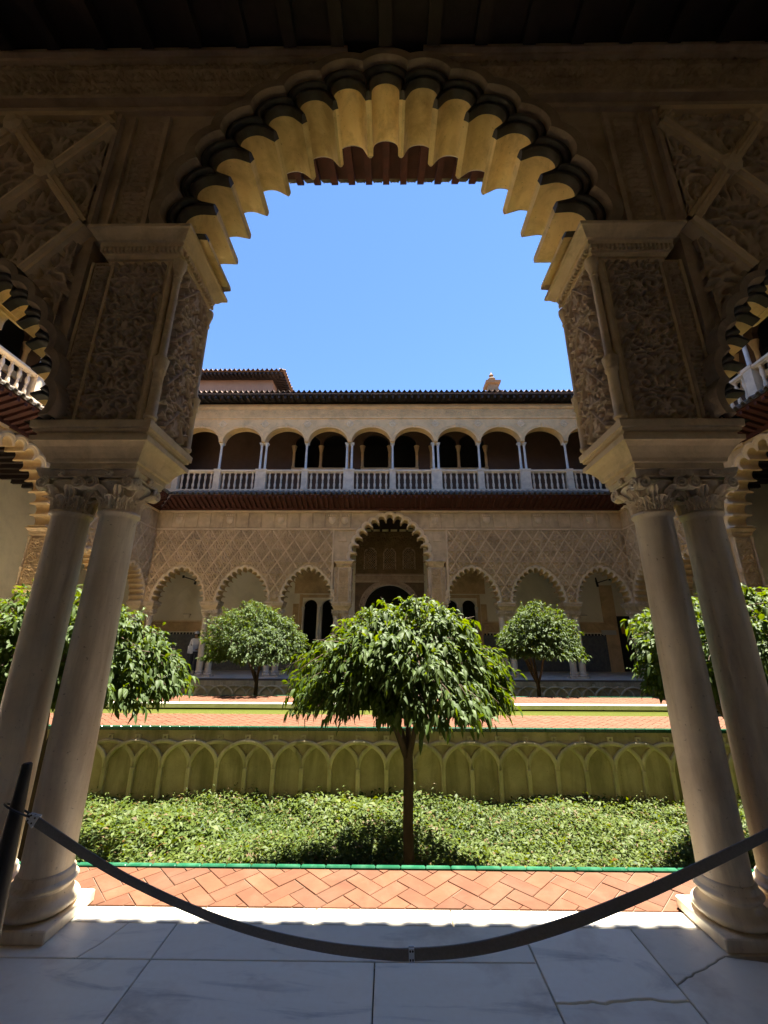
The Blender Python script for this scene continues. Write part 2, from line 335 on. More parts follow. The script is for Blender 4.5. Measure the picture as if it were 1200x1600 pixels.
def samp(tile, u, v):
    h, w = tile.shape; x = (u % 1.0)*w-.5; y = (v % 1.0)*h-.5
    x0 = np.floor(x).astype(int); y0 = np.floor(y).astype(int); fx = x-x0; fy = y-y0
    g = lambda a, b: tile[b % h, a % w]
    return (g(x0, y0)*(1-fx)+g(x0+1, y0)*fx)*(1-fy)+(g(x0, y0+1)*(1-fx)+g(x0+1, y0+1)*fx)*fy
def relief(name, O, U, V, N, du, dv, depth, tile, cu, cv, step, mat, extra=None, keep=None):
    """grid O + u U + v V, lifted along N by the carved height"""
    nu, nv = max(2, int(du/step)+1), max(2, int(dv/step)+1)
    uu, vv = np.meshgrid(np.linspace(0, du, nu), np.linspace(0, dv, nv))
    h = samp(tile, (uu-du/2)/cu+.5, vv/cv)
    t_ = np.clip((h-.12)/.5, 0, 1); h = t_*t_*(3-2*t_)*.75+h*.25
    if extra is not None: h = extra(uu, vv, h)
    edge = np.minimum(np.minimum(uu, du-uu), np.minimum(vv, dv-vv)); h = np.where(edge < step*1.2, 0.0, h)
    O, U, V, N = map(np.array, (O, U, V, N))
    P = O + uu[..., None]*U + vv[..., None]*V + (h*depth)[..., None]*N
    i = np.arange(nu*nv).reshape(nv, nu)
    Fc = np.stack([i[:-1, :-1], i[:-1, 1:], i[1:, 1:], i[1:, :-1]], -1).reshape(-1, 4)
    P = P.reshape(-1, 3)
    if keep is not None: Fc = Fc[keep(P)[Fc].all(1)]
    return np_mesh(name, P, Fc, mat, smooth=True)
# ------------------------------------------------------------------ arches
T = 0.28                      # half thickness of an arcade wall
Z_IMP, Z_COR = 2.95, 4.68     # springing of the side arches, springing of the tall arch
def pointed(a, rise, o=0.0):
    c = (rise*rise-a*a)/(2*a); R = a+c+o
    return lambda x: math.sqrt(max(0.0, R*R-(abs(x)+c)**2))
def arch_tips(a, rise, N):
    c = (rise*rise-a*a)/(2*a); R = a+c; S = R*math.acos(c/R); out = []
    for k in range(N+1):
        s = 2*S*k/N; m = 1
        if s > S: s = 2*S-s; m = -1
        p = s/R; out.append(Vector((m*(-c+R*math.cos(p)), R*math.sin(p))))
    return out
class Lobed:
    def __init__(s, a, rise, N, g, e, M=15):
        s.t = arch_tips(a, rise, N); s.N = N; s.g = g; s.M = M; s.L = []
        cen = Vector((0, rise*0.35))
        for k in range(N):
            A, B = s.t[k], s.t[k+1]; t = (B-A); L = t.length; t = t/L; n = Vector((t.y, -t.x)); mid = (A+B)/2
            if n.dot(mid-cen) < 0: n = -n
            s.L.append((A, B, t, n, mid+n*e, (L-g)/2))
    def _isect(s, k, j, d):
        A, B, t, n, C, r = s.L[k]; r1 = r+d
        if 0 <= j < s.N: C2, r2 = s.L[j][4], s.L[j][5]+d
        else: C2, r2 = Vector((C.x, -C.y)), r1
        v = C2-C; D = v.length
        if D >= r1+r2: return None
        x = (D*D+r1*r1-r2*r2)/(2*D); h2 = r1*r1-x*x
        if h2 <= 0: return None
        p = C+v/D*x; w = Vector((-v.y, v.x))/D*math.sqrt(h2); q1, q2 = p+w, p-w
        if 0 <= j < s.N: return q1 if q1.dot(n) > q2.dot(n) else q2
        return q1 if abs(q1.x) > abs(q2.x) else q2
    def curve(s, k, d):
        A, B, t, n, C, r = s.L[k]; M = s.M
        P = lambda th: C+(t*math.cos(th)+n*math.sin(th))*(r+d)
        if d < s.g/2:
            arc = [P(math.pi*(1-i/(M-5))) for i in range(M-4)]
            return [A, A+t*(s.g/2-d)] + arc + [B-t*(s.g/2-d), B]
        i0, i1 = s._isect(k, k-1, d), s._isect(k, k+1, d)
        ang = lambda q: math.atan2((q-C).dot(n), (q-C).dot(t))
        a0 = math.pi if i0 is None else ang(i0); a1 = 0.0 if i1 is None else ang(i1)
        if a0 < -math.pi/2: a0 += 2*math.pi
        return [P(a0+(a1-a0)*i/(M-1)) for i in range(M)]
    def loft(s, mb, k, prof, mis=None, mi=0):
        mb.loft([[(p.x, y, max(p.y, 0.0)) for p in s.curve(k, d)] for d, y in prof], False, False, mi, mis)
def _rolls(q, y0):
    """two dark roll mouldings stepping out of the inner wall face"""
    pr = [(0.0, y0+.07), (.006*q, y0+.035)]
    for c, yc in ((.028, y0+.02), (.066, y0-.022)):
        for k in range(5):
            th = math.pi*k/4; pr.append(((c-.019*math.cos(th))*q, yc-.024*q*math.sin(th)))
    return pr + [(.10*q, y0-.03), (.11*q, y0+.03)]
ARCHES = {}
def arch_meshes(kind, near):
    key = (kind, near)
    if key in ARCHES: return ARCHES[key]
    if kind == 'tall': Lb = Lobed(1.485, 1.865, 15, .060, .110, 19 if near else 13); q = 1.0
    else: Lb = Lobed(.94, 1.33, 15, .036, .060, 17 if near else 11); q = .66
    cy = [(.16*q, T-.02), (.16*q, T+.03*q), (.13*q, T+.05*q), (.09*q, T+.05*q), (.075*q, T+.03*q), (.05*q, T+.03*q), (.02*q, T+.012), (0.0, T-.008)]
    lobes = []
    for k in range(15):
        mb = MB(); rl = _rolls(q, -T); prof = cy + [(0.0, 0.0)] + rl
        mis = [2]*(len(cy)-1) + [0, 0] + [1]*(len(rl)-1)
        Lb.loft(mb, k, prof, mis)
        lobes.append(mb.mesh('arch_lobe', ['lobe_soffit', 'arch_roll', 'moulding'] if near else ['lobe_far', 'lobe_far', 'rib'], 35))
    bd = MB()
    for k in range(15):
        Lb.loft(bd, k, [(.105*q, -T+.02), (.105*q, -T-.06), (.12*q, -T-.095), (.205*q, -T-.10), (.215*q, -T-.085), (.215*q, -T+.02)])
    ARCHES[key] = (bd.mesh('scalloped_arch', 'arch_band' if near else 'rib', 35), lobes, Lb)
    return ARCHES[key]
def place_arch(parent, kind, near, xc, zs, tall_label=None):
    bd, lobes, _ = arch_meshes(kind, near)
    a = ob('scalloped_arch', bd, parent, (xc, 0, zs))
    for m in lobes: ob('arch_lobe', m, a)
    return a
def wall_open(mb, x0, x1, z0, z1, y0, y1, ops=(), n=26, mi=0):
    """wall slab with openings ops = (xa, xb, zlow, f(x) -> top)"""
    ops = sorted(ops); spans = []; x = x0
    for xa, xb, zl, f in ops:
        if xa > x: spans.append((x, xa, None))
        xs = [xa+(xb-xa)*(.5-.5*math.cos(math.pi*k/n)) for k in range(n+1)]
        for k in range(n): spans.append((xs[k], xs[k+1], (zl, f)))
        if f(xa) > zl+1e-4: mb.quad((xa,y0,zl),(xa,y1,zl),(xa,y1,f(xa)),(xa,y0,f(xa)), mi)
        if f(xb) > zl+1e-4: mb.quad((xb,y1,zl),(xb,y0,zl),(xb,y0,f(xb)),(xb,y1,f(xb)), mi)
        x = xb
    if x < x1: spans.append((x, x1, None))
    def slab(a, b, la, lb, ha, hb):
        mb.quad((a,y0,la),(b,y0,lb),(b,y0,hb),(a,y0,ha), mi); mb.quad((b,y1,lb),(a,y1,la),(a,y1,ha),(b,y1,hb), mi)
        mb.quad((a,y1,la),(b,y1,lb),(b,y0,lb),(a,y0,la), mi); mb.quad((a,y0,ha),(b,y0,hb),(b,y1,hb),(a,y1,ha), mi)
    for a, b, o in spans:
        if o is None: slab(a, b, z0, z0, z1, z1)
        else:
            zl, f = o
            if zl > z0+1e-4: slab(a, b, z0, z0, zl, zl)
            slab(a, b, f(a), f(b), z1, z1)
    mb.quad((x0,y1,z0),(x0,y0,z0),(x0,y0,z1),(x0,y1,z1), mi); mb.quad((x1,y0,z0),(x1,y1,z0),(x1,y1,z1),(x1,y0,z1), mi)
    return mb

# ------------------------------------------------------------------ marble column (shared by all arcades)
def column_meshes():
    pl = MB().bbox(-.19, .19, -.19, .19, 0, .06, .006).mesh('plinth', 'marble_column', 30)
    ba = MB()
    pr = [(.150, .06)] + [(.155+.028*math.sin(math.pi*k/8), .062+.066*k/8) for k in range(9)] + [(.152, .132), (.142, .145), (.138, .158), (.146, .170)]
    pr += [(.146+.016*math.sin(math.pi*k/6), .172+.034*k/6) for k in range(7)] + [(.142, .21), (.141, .232), (.128, .245)]
    base = ba.lathe(pr, 36).mesh('base', 'marble_column', 50)
    sh = [(.127, .243), (.1275, .6)] + [(.1275-.0115*((z-.6)/1.7)**1.4, z) for z in np.linspace(.8, 2.30, 8)] + [(.120, 2.318), (.129, 2.325), (.134, 2.338), (.129, 2.352), (.118, 2.357), (.112, 2.36)]
    shaft = MB().lathe(sh, 40).mesh('column', 'marble_column', 40)
    c = MB(); z0 = 2.355
    bell = lambda t: .108+.012*t+.045*t**3
    c.lathe([(bell(t), z0+.17*t) for t in np.linspace(0, 1, 8)] + [(.165, z0+.178), (.172, z0+.19), (.165, z0+.205), (.14, z0+.21)], 24)
    for row, (hh, wd, off) in enumerate(((.10, .044, 0), (.165, .040, .5))):
        for k in range(8):
            th = 2*math.pi*(k+off)/8; er = Vector((math.cos(th), math.sin(th), 0)); et = Vector((-math.sin(th), math.cos(th), 0)); rings = []
            for i in range(8):
                t = i/7; z = hh*min(1, 1.12*t) - (.018 if i == 7 else 0); r = bell(min(1, z/.17))+.006+(.042*max(0, t-.6)/.4 if i < 7 else .050)
                w = wd*(1-.35*t**3)*(1+(.22 if i % 2 else -.12)); w = w if i < 7 else .006
                rings.append([tuple(er*(r+dr)+et*(w*s_)+Vector((0, 0, z0+z))) for s_, dr in ((-1, -.008), (-.75, .010), (-.4, -.004), (0, .020), (.4, -.004), (.75, .010), (1, -.008))])
            c.loft(rings, False, False)
    for q in range(4):                                   # scrolls: two on every face
        th = q*math.pi/2; er = Vector((math.cos(th), math.sin(th), 0)); et = Vector((-math.sin(th), math.cos(th), 0))
        for s_ in (-1, 1):
            cc = er*.168+et*(s_*.128)+Vector((0, 0, z0+.178)); P = []
            for i in range(30):
                t = i/29; a = -2.1*2*math.pi*t+math.pi/2; r = .046*(1-.82*t)
                P.append(tuple(cc+et*(s_*r*math.cos(a))*(-1)+Vector((0, 0, r*math.sin(a)))+er*(.012*t)))
            P = [tuple(er*.160+Vector((0, 0, z0+.224)))]+P
            c.tube(P, [.006]+[.0105-.004*i/29 for i in range(30)], 6)
            rg = [[tuple(cc+et*(.042*math.cos(2*math.pi*j/12))+Vector((0, 0, .042*math.sin(2*math.pi*j/12)))+er*o) for j in range(12)] for o in (-.05, .0)]
            c.loft(rg, True, True)
        for j in range(6):                                # rosette
            a = j*math.pi/3; p = er*.190+et*(.015*math.cos(a))+Vector((0, 0, z0+.245+.015*math.sin(a)))
            c.tube([tuple(er*.165+Vector((0, 0, z0+.245))), tuple(p), tuple(p+er*.008)], [.012, .013, .004], 6)
    ab = []                                               # abacus with concave sides
    for z, o in ((z0+.222, -.012), (z0+.232, 0), (z0+.25, .002), (z0+.262, .012), (z0+.285, .014)):
        rg = []
        for q in range(4):
            th = q*math.pi/2; er = (math.cos(th), math.sin(th)); et = (-math.sin(th), math.cos(th))
            for u in (-.92, -.5, 0, .5, .92):
                n_ = .178+o-.026*(1-u*u); tt = u*(.184+o)
                rg.append((er[0]*n_+et[0]*tt, er[1]*n_+et[1]*tt, z))
        ab.append(rg)
    c.loft(ab, True, True)
    return shaft, base, pl, c.mesh('capital', 'marble_column', 40)
COL = column_meshes()
def place_column(parent, x, y=0.0):
    o = ob('column', COL[0], parent, (x, y, 0)); ob('base', COL[1], o); ob('plinth', COL[2], o); ob('capital', COL[3], o); return o
IMP = [(2.625, -.03), (2.665, -.03), (2.67, -.012), (2.695, -.006), (2.73, .012), (2.765, .035), (2.79, .062), (2.795, .075), (2.83, .077), (2.835, .05), (2.862, .05), (2.868, .07), (2.885, .072), (2.89, .085), (2.94, .088), (2.95, .078)]
CORN = [(4.40, .0), (4.43, .004), (4.435, .02), (4.465, .03), (4.47, .045), (4.52, .045), (4.525, .06), (4.56, .062), (4.565, .08), (4.60, .10), (4.635, .125), (4.64, .14), (4.668, .14), (4.68, .13)]

# ------------------------------------------------------------------ sebka lattice
def lozenge_mesh(w, h, n, depth, mat, keep=None, tile=None):
    s_ = np.linspace(-1, 1, n); p, q = np.meshgrid(s_, s_); X = (p-q)*w/4; Z = (p+q)*h/4
    H = samp(FLOWER if n < 40 else ARAB, X/w*1.02+.5, Z/h*1.02+.5); t_ = np.clip((H-.12)/.5, 0, 1); H = t_*t_*(3-2*t_)*.8+H*.2; H = np.where(np.maximum(abs(p), abs(q)) > .97, 0, H)
    V = np.stack([X, H*depth, Z], -1).reshape(-1, 3); i = np.arange(n*n).reshape(n, n)
    Fc = np.stack([i[:-1, :-1], i[:-1, 1:], i[1:, 1:], i[1:, :-1]], -1).reshape(-1, 4)
    if keep is not None:
        ok = keep(V); Fc = Fc[ok[Fc].all(1)]
        if len(Fc) < 6: return None
        par = {}                                          # keep the largest connected patch only
        def root(a):
            while par.setdefault(a, a) != a: a = par[a]
            return a
        for f in Fc.tolist():
            for q_ in f[1:]: par[root(q_)] = root(f[0])
        rt = np.array([root(f[0]) for f in Fc.tolist()]); vals, cn = np.unique(rt, return_counts=True); Fc = Fc[rt == vals[cn.argmax()]]
        used = np.unique(Fc); mp_ = np.full(len(V), -1); mp_[used] = np.arange(len(used)); V = V[used]; Fc = mp_[Fc]
        if len(Fc) < 6: return None
    return np_mesh('carved_lozenge', V, Fc, mat, smooth=True)
def sebka(parent, x0, x1, z0, z1, w, h, inside, y, sgn, ribw, ribd, n, depth, lmat, rmat, ox=0.0, oz=0.0):
    rib = MB(); st = .02; sl = h/w
    def bar(a, b):
        (xa, za), (xb, zb) = a, b; L = math.hypot(xb-xa, zb-za)
        if L < .06: return
        nx, nz = -(zb-za)/L*ribw/2, (xb-xa)/L*ribw/2
        rib.loft([[(xx+nx, y, zz+nz), (xx+nx*.75, y+sgn*ribd*.75, zz+nz*.75), (xx+nx*.25, y+sgn*ribd*.75, zz+nz*.25), (xx+nx*.15, y+sgn*ribd, zz+nz*.15), (xx-nx*.15, y+sgn*ribd, zz-nz*.15), (xx-nx*.25, y+sgn*ribd*.75, zz-nz*.25), (xx-nx*.75, y+sgn*ribd*.75, zz-nz*.75), (xx-nx, y, zz-nz)] for xx, zz in (a, b)], False, False)
    for fam in (1, -1):
        kk = range(int((z0-oz-abs(sl)*max(abs(x0), abs(x1))*1.3)/h)-2, int((z1-oz+abs(sl)*max(abs(x0), abs(x1))*1.3)/h)+3)
        for k in kk:
            run = None; prev = None; x = x0
            while x <= x1+1e-6:
                z = oz+k*h+fam*sl*(x-ox); okp = z0 <= z <= z1 and inside(x, z)
                if okp and run is None: run = (x, z)
                if not okp and run is not None: bar(run, prev); run = None
                prev = (x, z); x += st
            if run is not None: bar(run, prev)
    if n > 40:                                            # beads strung along the big ribs
        for i in range(int((x0-ox)/(w/2))-1, int((x1-ox)/(w/2))+2):
            for j in range(int((z0-oz)/(h/2))-1, int((z1-oz)/(h/2))+2):
                cx, cz = ox+i*w/2, oz+j*h/2
                if (i+j) % 2 == 0 and x0+.08 <= cx <= x1-.08 and z0+.08 <= cz <= z1-.08 and inside(cx, cz-.1) and inside(cx, cz+.1):
                    rib.loft([[(cx+r_*math.cos(math.pi*k/4), y+sgn*d_, cz+r_*1.2*math.sin(math.pi*k/4)) for k in range(8)] for r_, d_ in ((.09, 0), (.09, ribd), (.05, ribd*1.25))], True, True)
    rib.build('lattice_rib', rmat, parent)
    full = lozenge_mesh(w*.90, h*.90, n, depth*sgn, lmat)
    for i in range(int((x0-ox)/(w/2))-1, int((x1-ox)/(w/2))+2):
        for j in range(int((z0-oz)/(h/2))-1, int((z1-oz)/(h/2))+2):
            if (i+j) % 2 == 0: continue
            cx, cz = ox+i*w/2, oz+j*h/2
            tst = lambda px, pz: x0 <= px <= x1 and z0 <= pz <= z1 and inside(px, pz)
            pts = [tst(cx+a*w*.44, cz+b*h*.44) for a, b in ((0, 0), (1, 0), (-1, 0), (0, 1), (0, -1), (.5, .5), (-.5, .5), (.5, -.5), (-.5, -.5))]
            if all(pts): me = full
            elif any(pts): me = lozenge_mesh(w*.90, h*.90, n, depth*sgn, lmat, lambda V: np.array([tst(cx+a, cz+b) for a, b in V[:, [0, 2]]]))
            else: continue
            if me is not None: ob('carved_lozenge', me, parent, (cx, y+sgn*.002, cz))

# ------------------------------------------------------------------ roof tiles and eaves
def tile_sheet(mb, x0, x1, p, ye, ze, yt, zt, th=.018, nstep=1):
    n = max(1, round((x1-x0)/p)); p = (x1-x0)/n; prof = []
    for k in range(n):
        for i in range(8):
            u = i/8; prof.append((x0+(k+u)*p, .30*p*(math.sin(2*math.pi*u) if math.sin(2*math.pi*u) > 0 else .75*math.sin(2*math.pi*u))))
    prof.append((x1, 0)); m = len(prof); rng_ = random.Random(5)
    for s_ in range(nstep):
        a, b = s_/nstep, (s_+1)/nstep+.04; lift = .02*(nstep-1 > 0)
        A = (ye+(yt-ye)*a, ze+(zt-ze)*a+lift); B = (ye+(yt-ye)*min(b, 1), ze+(zt-ze)*min(b, 1))
        jit = [rng_.uniform(-.012, .012) for _ in range(n+1)]
        rings = []
        for (yy, zz), o in ((A, -th), (A, 0), (B, 0)):
            rings.append([(x, yy+(jit[min(n, i//8)] if (yy, zz) == A else 0), zz+h+o) for i, (x, h) in enumerate(prof)])
        mb.loft(rings, False, False)
    return mb
def lin(x0, x1, p):
    n = max(1, round((x1-x0)/p)); return [x0+(x1-x0)*(k+.5)/n for k in range(n)]
def frange(a, b, s_):
    while a < b: yield a; a += s_
def beam(mb, p, q, w, h, mi=0):
    """beam along y from p to q = (y, z), width w in x about x = 0, hanging h below the line"""
    (ya, za), (yb, zb) = p, q
    mb.loft([[(-w/2, y, z-h), (w/2, y, z-h), (w/2, y, z), (-w/2, y, z)] for y, z in (p, q)], True, True, mi)
def shifted(mb, src, dx): mb.add([(x+dx, y, z) for x, y, z in src.v], src.f); return mb
def baluster_mesh():
    pr = [(.050, 0), (.050, .05), (.034, .055), (.030, .08), (.052, .16), (.058, .22), (.046, .30), (.028, .37), (.040, .395), (.040, .425), (.028, .45), (.046, .52), (.058, .60), (.052, .66), (.030, .74), (.034, .765), (.050, .77), (.050, .82)]
    return MB().lathe(pr, 12).mesh('baluster', 'marble_cream', 50)
BAL = baluster_mesh()
def arch_edge(z, o):
    """half width of the tall arch, grown by o, at height z"""
    c = (1.88**2-1.49**2)/(2*1.49); R = 1.49+c+o; h = z-Z_COR
    return max(0.0, math.sqrt(max(0.0, R*R-h*h))-c)
def clear_arch(P):
    c = (1.88**2-1.49**2)/(2*1.49); R = 1.49+c+.45
    return (np.abs(P[:, 0])+c)**2+(P[:, 2]-Z_COR)**2 > R*R
# ------------------------------------------------------------------ a wing of the palace round the courtyard
def wing(label, loc, rz, hl, offs, role):
    """local axes: x along the wall, +y towards the courtyard; role near / far / side"""
    near = role == 'near'; far = role == 'far'; dz = .013 if role == 'side' else 0.0
    W = ob('palace_wing', None, None, loc, rz, label=label, cat='building', group='arcaded wings around the courtyard')
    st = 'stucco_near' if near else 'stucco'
    tall_o = pointed(1.485, 1.865, .375); low_o = pointed(.94, 1.33, .222)
    hx = hl+.2
    # wall above the arches
    ops = [(-1.855, 1.855, Z_COR-.06, lambda x: Z_COR+tall_o(x))]
    for s_ in (-1, 1):
        for o in offs:
            c = s_*o; xa, xb = c-1.162, c+1.162
            if s_ > 0: xa = max(xa, 2.40)
            else: xb = min(xb, -2.40)
            ops.append((xa, xb, Z_IMP-.02, (lambda c: lambda x: Z_IMP+low_o(x-c))(c)))
    mb = MB()
    opsL = [o for o in ops if o[1] < 0]; opsR = [o for o in ops if o[0] > 0 and o[0] >= 2.39]
    wall_open(mb, -hx, -2.40, Z_IMP-.02, 7.68, -T, T, opsL); wall_open(mb, 2.40, hx, Z_IMP-.02, 7.68, -T, T, opsR)
    wall_open(mb, -2.401, 2.401, Z_COR-.06, 7.675, -T+.001, T-.001, [ops[0]], 40)
    mb.build('wall', st, W)
    place_arch(W, 'tall', near, 0, Z_COR)
    for s_ in (-1, 1):
        for o in offs: place_arch(W, 'low', near, s_*o, Z_IMP)
    # columns and imposts
    blocks = []
    for s_ in (-1, 1):
        blocks.append((s_*2.035, .335, [1.915*s_, 2.26*s_]))
        for k in range(len(offs)):
            e = offs[k]+1.03; nx = offs[k+1]-1.03 if k+1 < len(offs) else hl
            if k+1 < len(offs): blocks.append((s_*(e+nx)/2, .31, [s_*((e+nx)/2-.18), s_*((e+nx)/2+.18)]))
            else: blocks.append((s_*(e+.16), .16, [s_*(e+.17)]))
    for xc, hw, cols in blocks:
        for x in cols: place_column(W, x)
        MB().rectloft(xc-hw, xc+hw, -.225, .225, IMP).build('impost', 'moulding', W)
    # tall piers with carved faces
    for s_ in (-1, 1):
        xa, xb = (1.67, 2.37) if s_ > 0 else (-2.37, -1.67)
        ca, cb_ = (1.69, 2.245) if s_ > 0 else (-2.245, -1.69)
        P = MB().box(xa, xb, -.25, .25, 2.93, 4.42).build('pier', st, W)
        MB().rectloft(ca, cb_, -.25, .25, CORN).build('cornice', 'moulding', P)
        d = MB()
        for x in lin(ca-.06, cb_+.06, .034):
            for yy in (-1, 1): d.bbox(x-.010, x+.010, yy*.29 if yy > 0 else -.317, .317 if yy > 0 else -.29, 4.474, 4.518, .004)
        for y in lin(-.27, .27, .034):
            xi = s_*1.645; d.bbox(min(xi, xi-s_*.03), max(xi, xi-s_*.03), y-.010, y+.010, 4.474, 4.518, .004)
        d.build('dentil_row', 'moulding', P)['kind'] = 'stuff'
        xin = s_*1.655
        for yy in (-1, 1):
            m = MB(); pr = [(.034, 0), (.034, .02), (.045, .03), (.045, .05), (.036, .06), (.036, .40), (.046, .41), (.046, .425), (.040, .43), (.052, .50), (.055, .52), (.030, .525)]
            m.lathe([(r, z+2.95) for r, z in pr], 16, (xin, yy*.262, 0))
            pr = [(.036, .52), (.036, .55), (.027, .56), (.0255, 1.28), (.033, 1.285), (.033, 1.30), (.026, 1.305), (.045, 1.39), (.050, 1.41), (.050, 1.45)]
            m.lathe([(r, z+2.95) for r, z in pr], 16, (xin, yy*.262, 0)); m.build('colonette', 'moulding', P, 45)
            m = MB(); m.lathe([(.022, 2.95), (.022, 4.40)], 10, (xin+s_*.062, yy*.262, 0)); m.lathe([(.012, 2.95), (.012, 4.40)], 8, (xin+s_*.095, yy*.257, 0)); m.build('edge_roll', 'moulding', P, 45)
        stp = .0052 if near else .02
        # reveal face
        def deep(u, v, h):
            b = np.abs(((v*1.55+np.abs(u-.21)*2.1) % .62)-.31); rib_ = np.clip(1-(b/.035)**2, 0, 1)**.5
            return np.maximum(h*.85, rib_*1.05)
        me = relief('carved_panel', (s_*1.668, -.215, 2.97), (0, 1, 0), (0, 0, 1), (-s_, 0, 0), .43, 1.42, .060, ARAB, .43, .40, stp*.85, st, deep)
        ob('carved_panel', me, P)
        for yy in ((-1, 1) if not near else (-1,)):
            x0 = 1.762 if s_ > 0 else -2.177
            me = relief('carved_panel', (x0, yy*.2505, 2.97), (1, 0, 0), (0, 0, 1), (0, yy, 0), .415, 1.42, .045, ARAB, .415, .355, stp, st); ob('carved_panel', me, P)
            x0 = 2.215 if s_ > 0 else -2.345
            me = relief('inscription_band', (x0, yy*.2505, 2.97), (1, 0, 0), (0, 0, 1), (0, yy, 0), .13, 1.42, .030, SCRIPT, .13, .47, stp, st); ob('inscription_band', me, P)
            m = MB()
            for x in (2.195, 2.36, 1.742): m.box(s_*x-.012, s_*x+.012, yy*.24, yy*.272, 2.95, 4.40)
            m.build('panel_moulding', 'moulding', P)
    # ------ inner face of the near wing
    if near:
        def ins(x, z):
            ax = abs(x)
            for o in offs:
                if abs(ax-o) < 1.19 and z < Z_IMP+pointed(.94, 1.33, .25)(ax-o)+.01: return False
            return True
        for s_ in (-1, 1):
            a, b = (2.47, hl-.1) if s_ > 0 else (-hl+.1, -2.47)
            sebka(W, a, b, 3.0, 6.03, .86, 1.18, ins, -T, -1, .125, .115, 60, .055, 'stucco_near', 'rib', s_*2.47, 4.72)
            m = MB(); m.box(s_*2.42, s_*2.46, -T-.05, -T+.02, Z_COR+.02, 6.1); m.box(s_*1.98, s_*2.02, -T-.035, -T+.02, Z_COR+.02, 6.1)
            m.box(s_*2.30, s_*2.32, -T-.03, -T+.02, Z_COR+.02, 6.1); m.build('alfiz_strip', 'stucco_near', W)
            ob('inscription_band', relief('inscription_band', (2.04 if s_ > 0 else -2.28, -T-.001, 4.75), (1, 0, 0), (0, 0, 1), (0, -1, 0), .24, 1.33, .02, SCRIPT, .24, .66, .011, 'stucco_near'), W)
            MB().box(s_*2.5, s_*(hl-.1), -T-.06, -T+.02, 6.08, 6.14).build('ledge', 'rib', W)
        ob('frieze', relief('frieze', (-5.0, -T-.012, 6.38), (1, 0, 0), (0, 0, 1), (0, -1, 0), 10.0, .50, .035, ARAB, .34, .25, .017, 'stucco_near', None, clear_arch), W)
        m = MB()
        for z0_, z1_, pj in ((6.16, 6.19, .04), (6.30, 6.345, .07), (6.345, 6.37, .05), (6.89, 6.93, .06), (6.93, 6.98, .10)):
            xe = arch_edge(z0_, .46)
            for s_ in (-1, 1): m.box(s_*xe, s_*hl, -T-pj, -T+.02, z0_, z1_)
        m.build('frieze_moulding', 'stucco_near', W)
    # ------ courtyard face: lattice of stucco lozenges, squared blocks round the tall arch, coat-of-arms frieze
    if not near:
        lowc = pointed(.94, 1.33, .26)
        def ins(x, z):
            ax = abs(x)
            for o in offs:
                if abs(ax-o) < 1.2 and z < Z_IMP+lowc(ax-o)+.015: return False
            return True
        for s_ in (-1, 1):
            a, b = (2.50, hl) if s_ > 0 else (-hl, -2.50)
            sebka(W, a, b, 3.0, 6.03, .68, .98, ins, T, 1, .060, .060, 30, .075, 'stucco', 'rib', s_*offs[0], 4.62)
            MB().box(s_*2.44, s_*2.495, T-.01, T+.035, 2.99, 6.08).build('panel_moulding', 'rib', W)
        for s_ in (-1, 1):
            MB().box(s_*arch_edge(6.04, .42), s_*hl, T-.01, T+.055, 6.04, 6.10).build('ledge', 'rib', W)
            MB().box(s_*arch_edge(6.84, .42), s_*hl, T-.01, T+.06, 6.84, 6.92).build('frieze_moulding', 'rib', W)
        bl = MB().bbox(-.255, .255, -.02, .03, -.345, .345, .012).mesh('frieze_block', 'stucco', 30)
        sh = MB(); shp = [(-.15, .16), (.15, .16), (.15, -.04), (.10, -.13), (0, -.19), (-.10, -.13), (-.15, -.04)]
        sh.loft([[(x*k, y, z*k+.0) for x, z in shp] for k, y in ((1.0, .028), (1.0, .05), (.86, .062), (.82, .05), (.5, .07))], True, True)
        for j in range(5): sh.tube([(-.16+.08*j, .04, .20), (-.16+.08*j, .05, .27)], [.03, .012], 6)
        shm = sh.mesh('shield', 'rib', 30)
        nb = int(2*(hl-.05)/.56); pw = 2*(hl-.05)/nb
        for k in range(nb):
            x = -hl+.05+(k+.5)*pw
            if abs(x)-.28 < arch_edge(6.13, .42): continue
            b = ob('frieze_block', bl, W, (x, T, 6.475), scale=(pw/.56, 1, 1))
            if k % 4 == 2 or 1.9 < abs(x) < 2.4: ob('shield', shm, b)
        for s_ in (-1, 1):
            for zc in np.arange(4.95, 6.0, .37):
                for xc in np.arange(.45, 2.4, .40):
                    xx = s_*(xc+.02)
                    if zc+.17 > 6.03: continue
                    if any(zz < Z_COR+pointed(1.49, 1.88, .45)(ax) for ax in (xc-.17, xc+.2) for zz in (zc-.17,)): continue
                    if xc+.2 > 2.45: continue
                    MB().bbox(xx-.185, xx+.185, T-.015, T+.022, zc-.17, zc+.17, .01).build('carved_block', 'stucco', W)
    # ------ lower eave: rafters, boards and a row of tiles
    E = MB()
    ext = hl+.3 if near else hl-.75
    def miter(z0_, z1_, y0_, y1_, mat, nm, th):
        """strip between (y0,z0) and (y1,z1), its ends cut on the 45 degree line of the corner"""
        m = MB(); e0, e1 = (hl+.28-y0_, hl+.28-y1_)
        m.loft([[(-e, y, z), (e, y, z), (e, y, z+th), (-e, y, z+th)] for e, y, z in ((e0, y0_, z0_), (e1, y1_, z1_))], True, True)
        return m.build(nm, mat, W)
    Ev = miter(7.06, 7.375, T-.02, 1.08, 'wood_red', 'eave', .03)
    MB().box(-hl, hl, T-.01, T+.07, 6.925, 7.05).build('wall_plate', 'wood_red', Ev)
    rf = MB(); beam(rf, (T, 7.07), (1.06, 7.375), .085, .10)
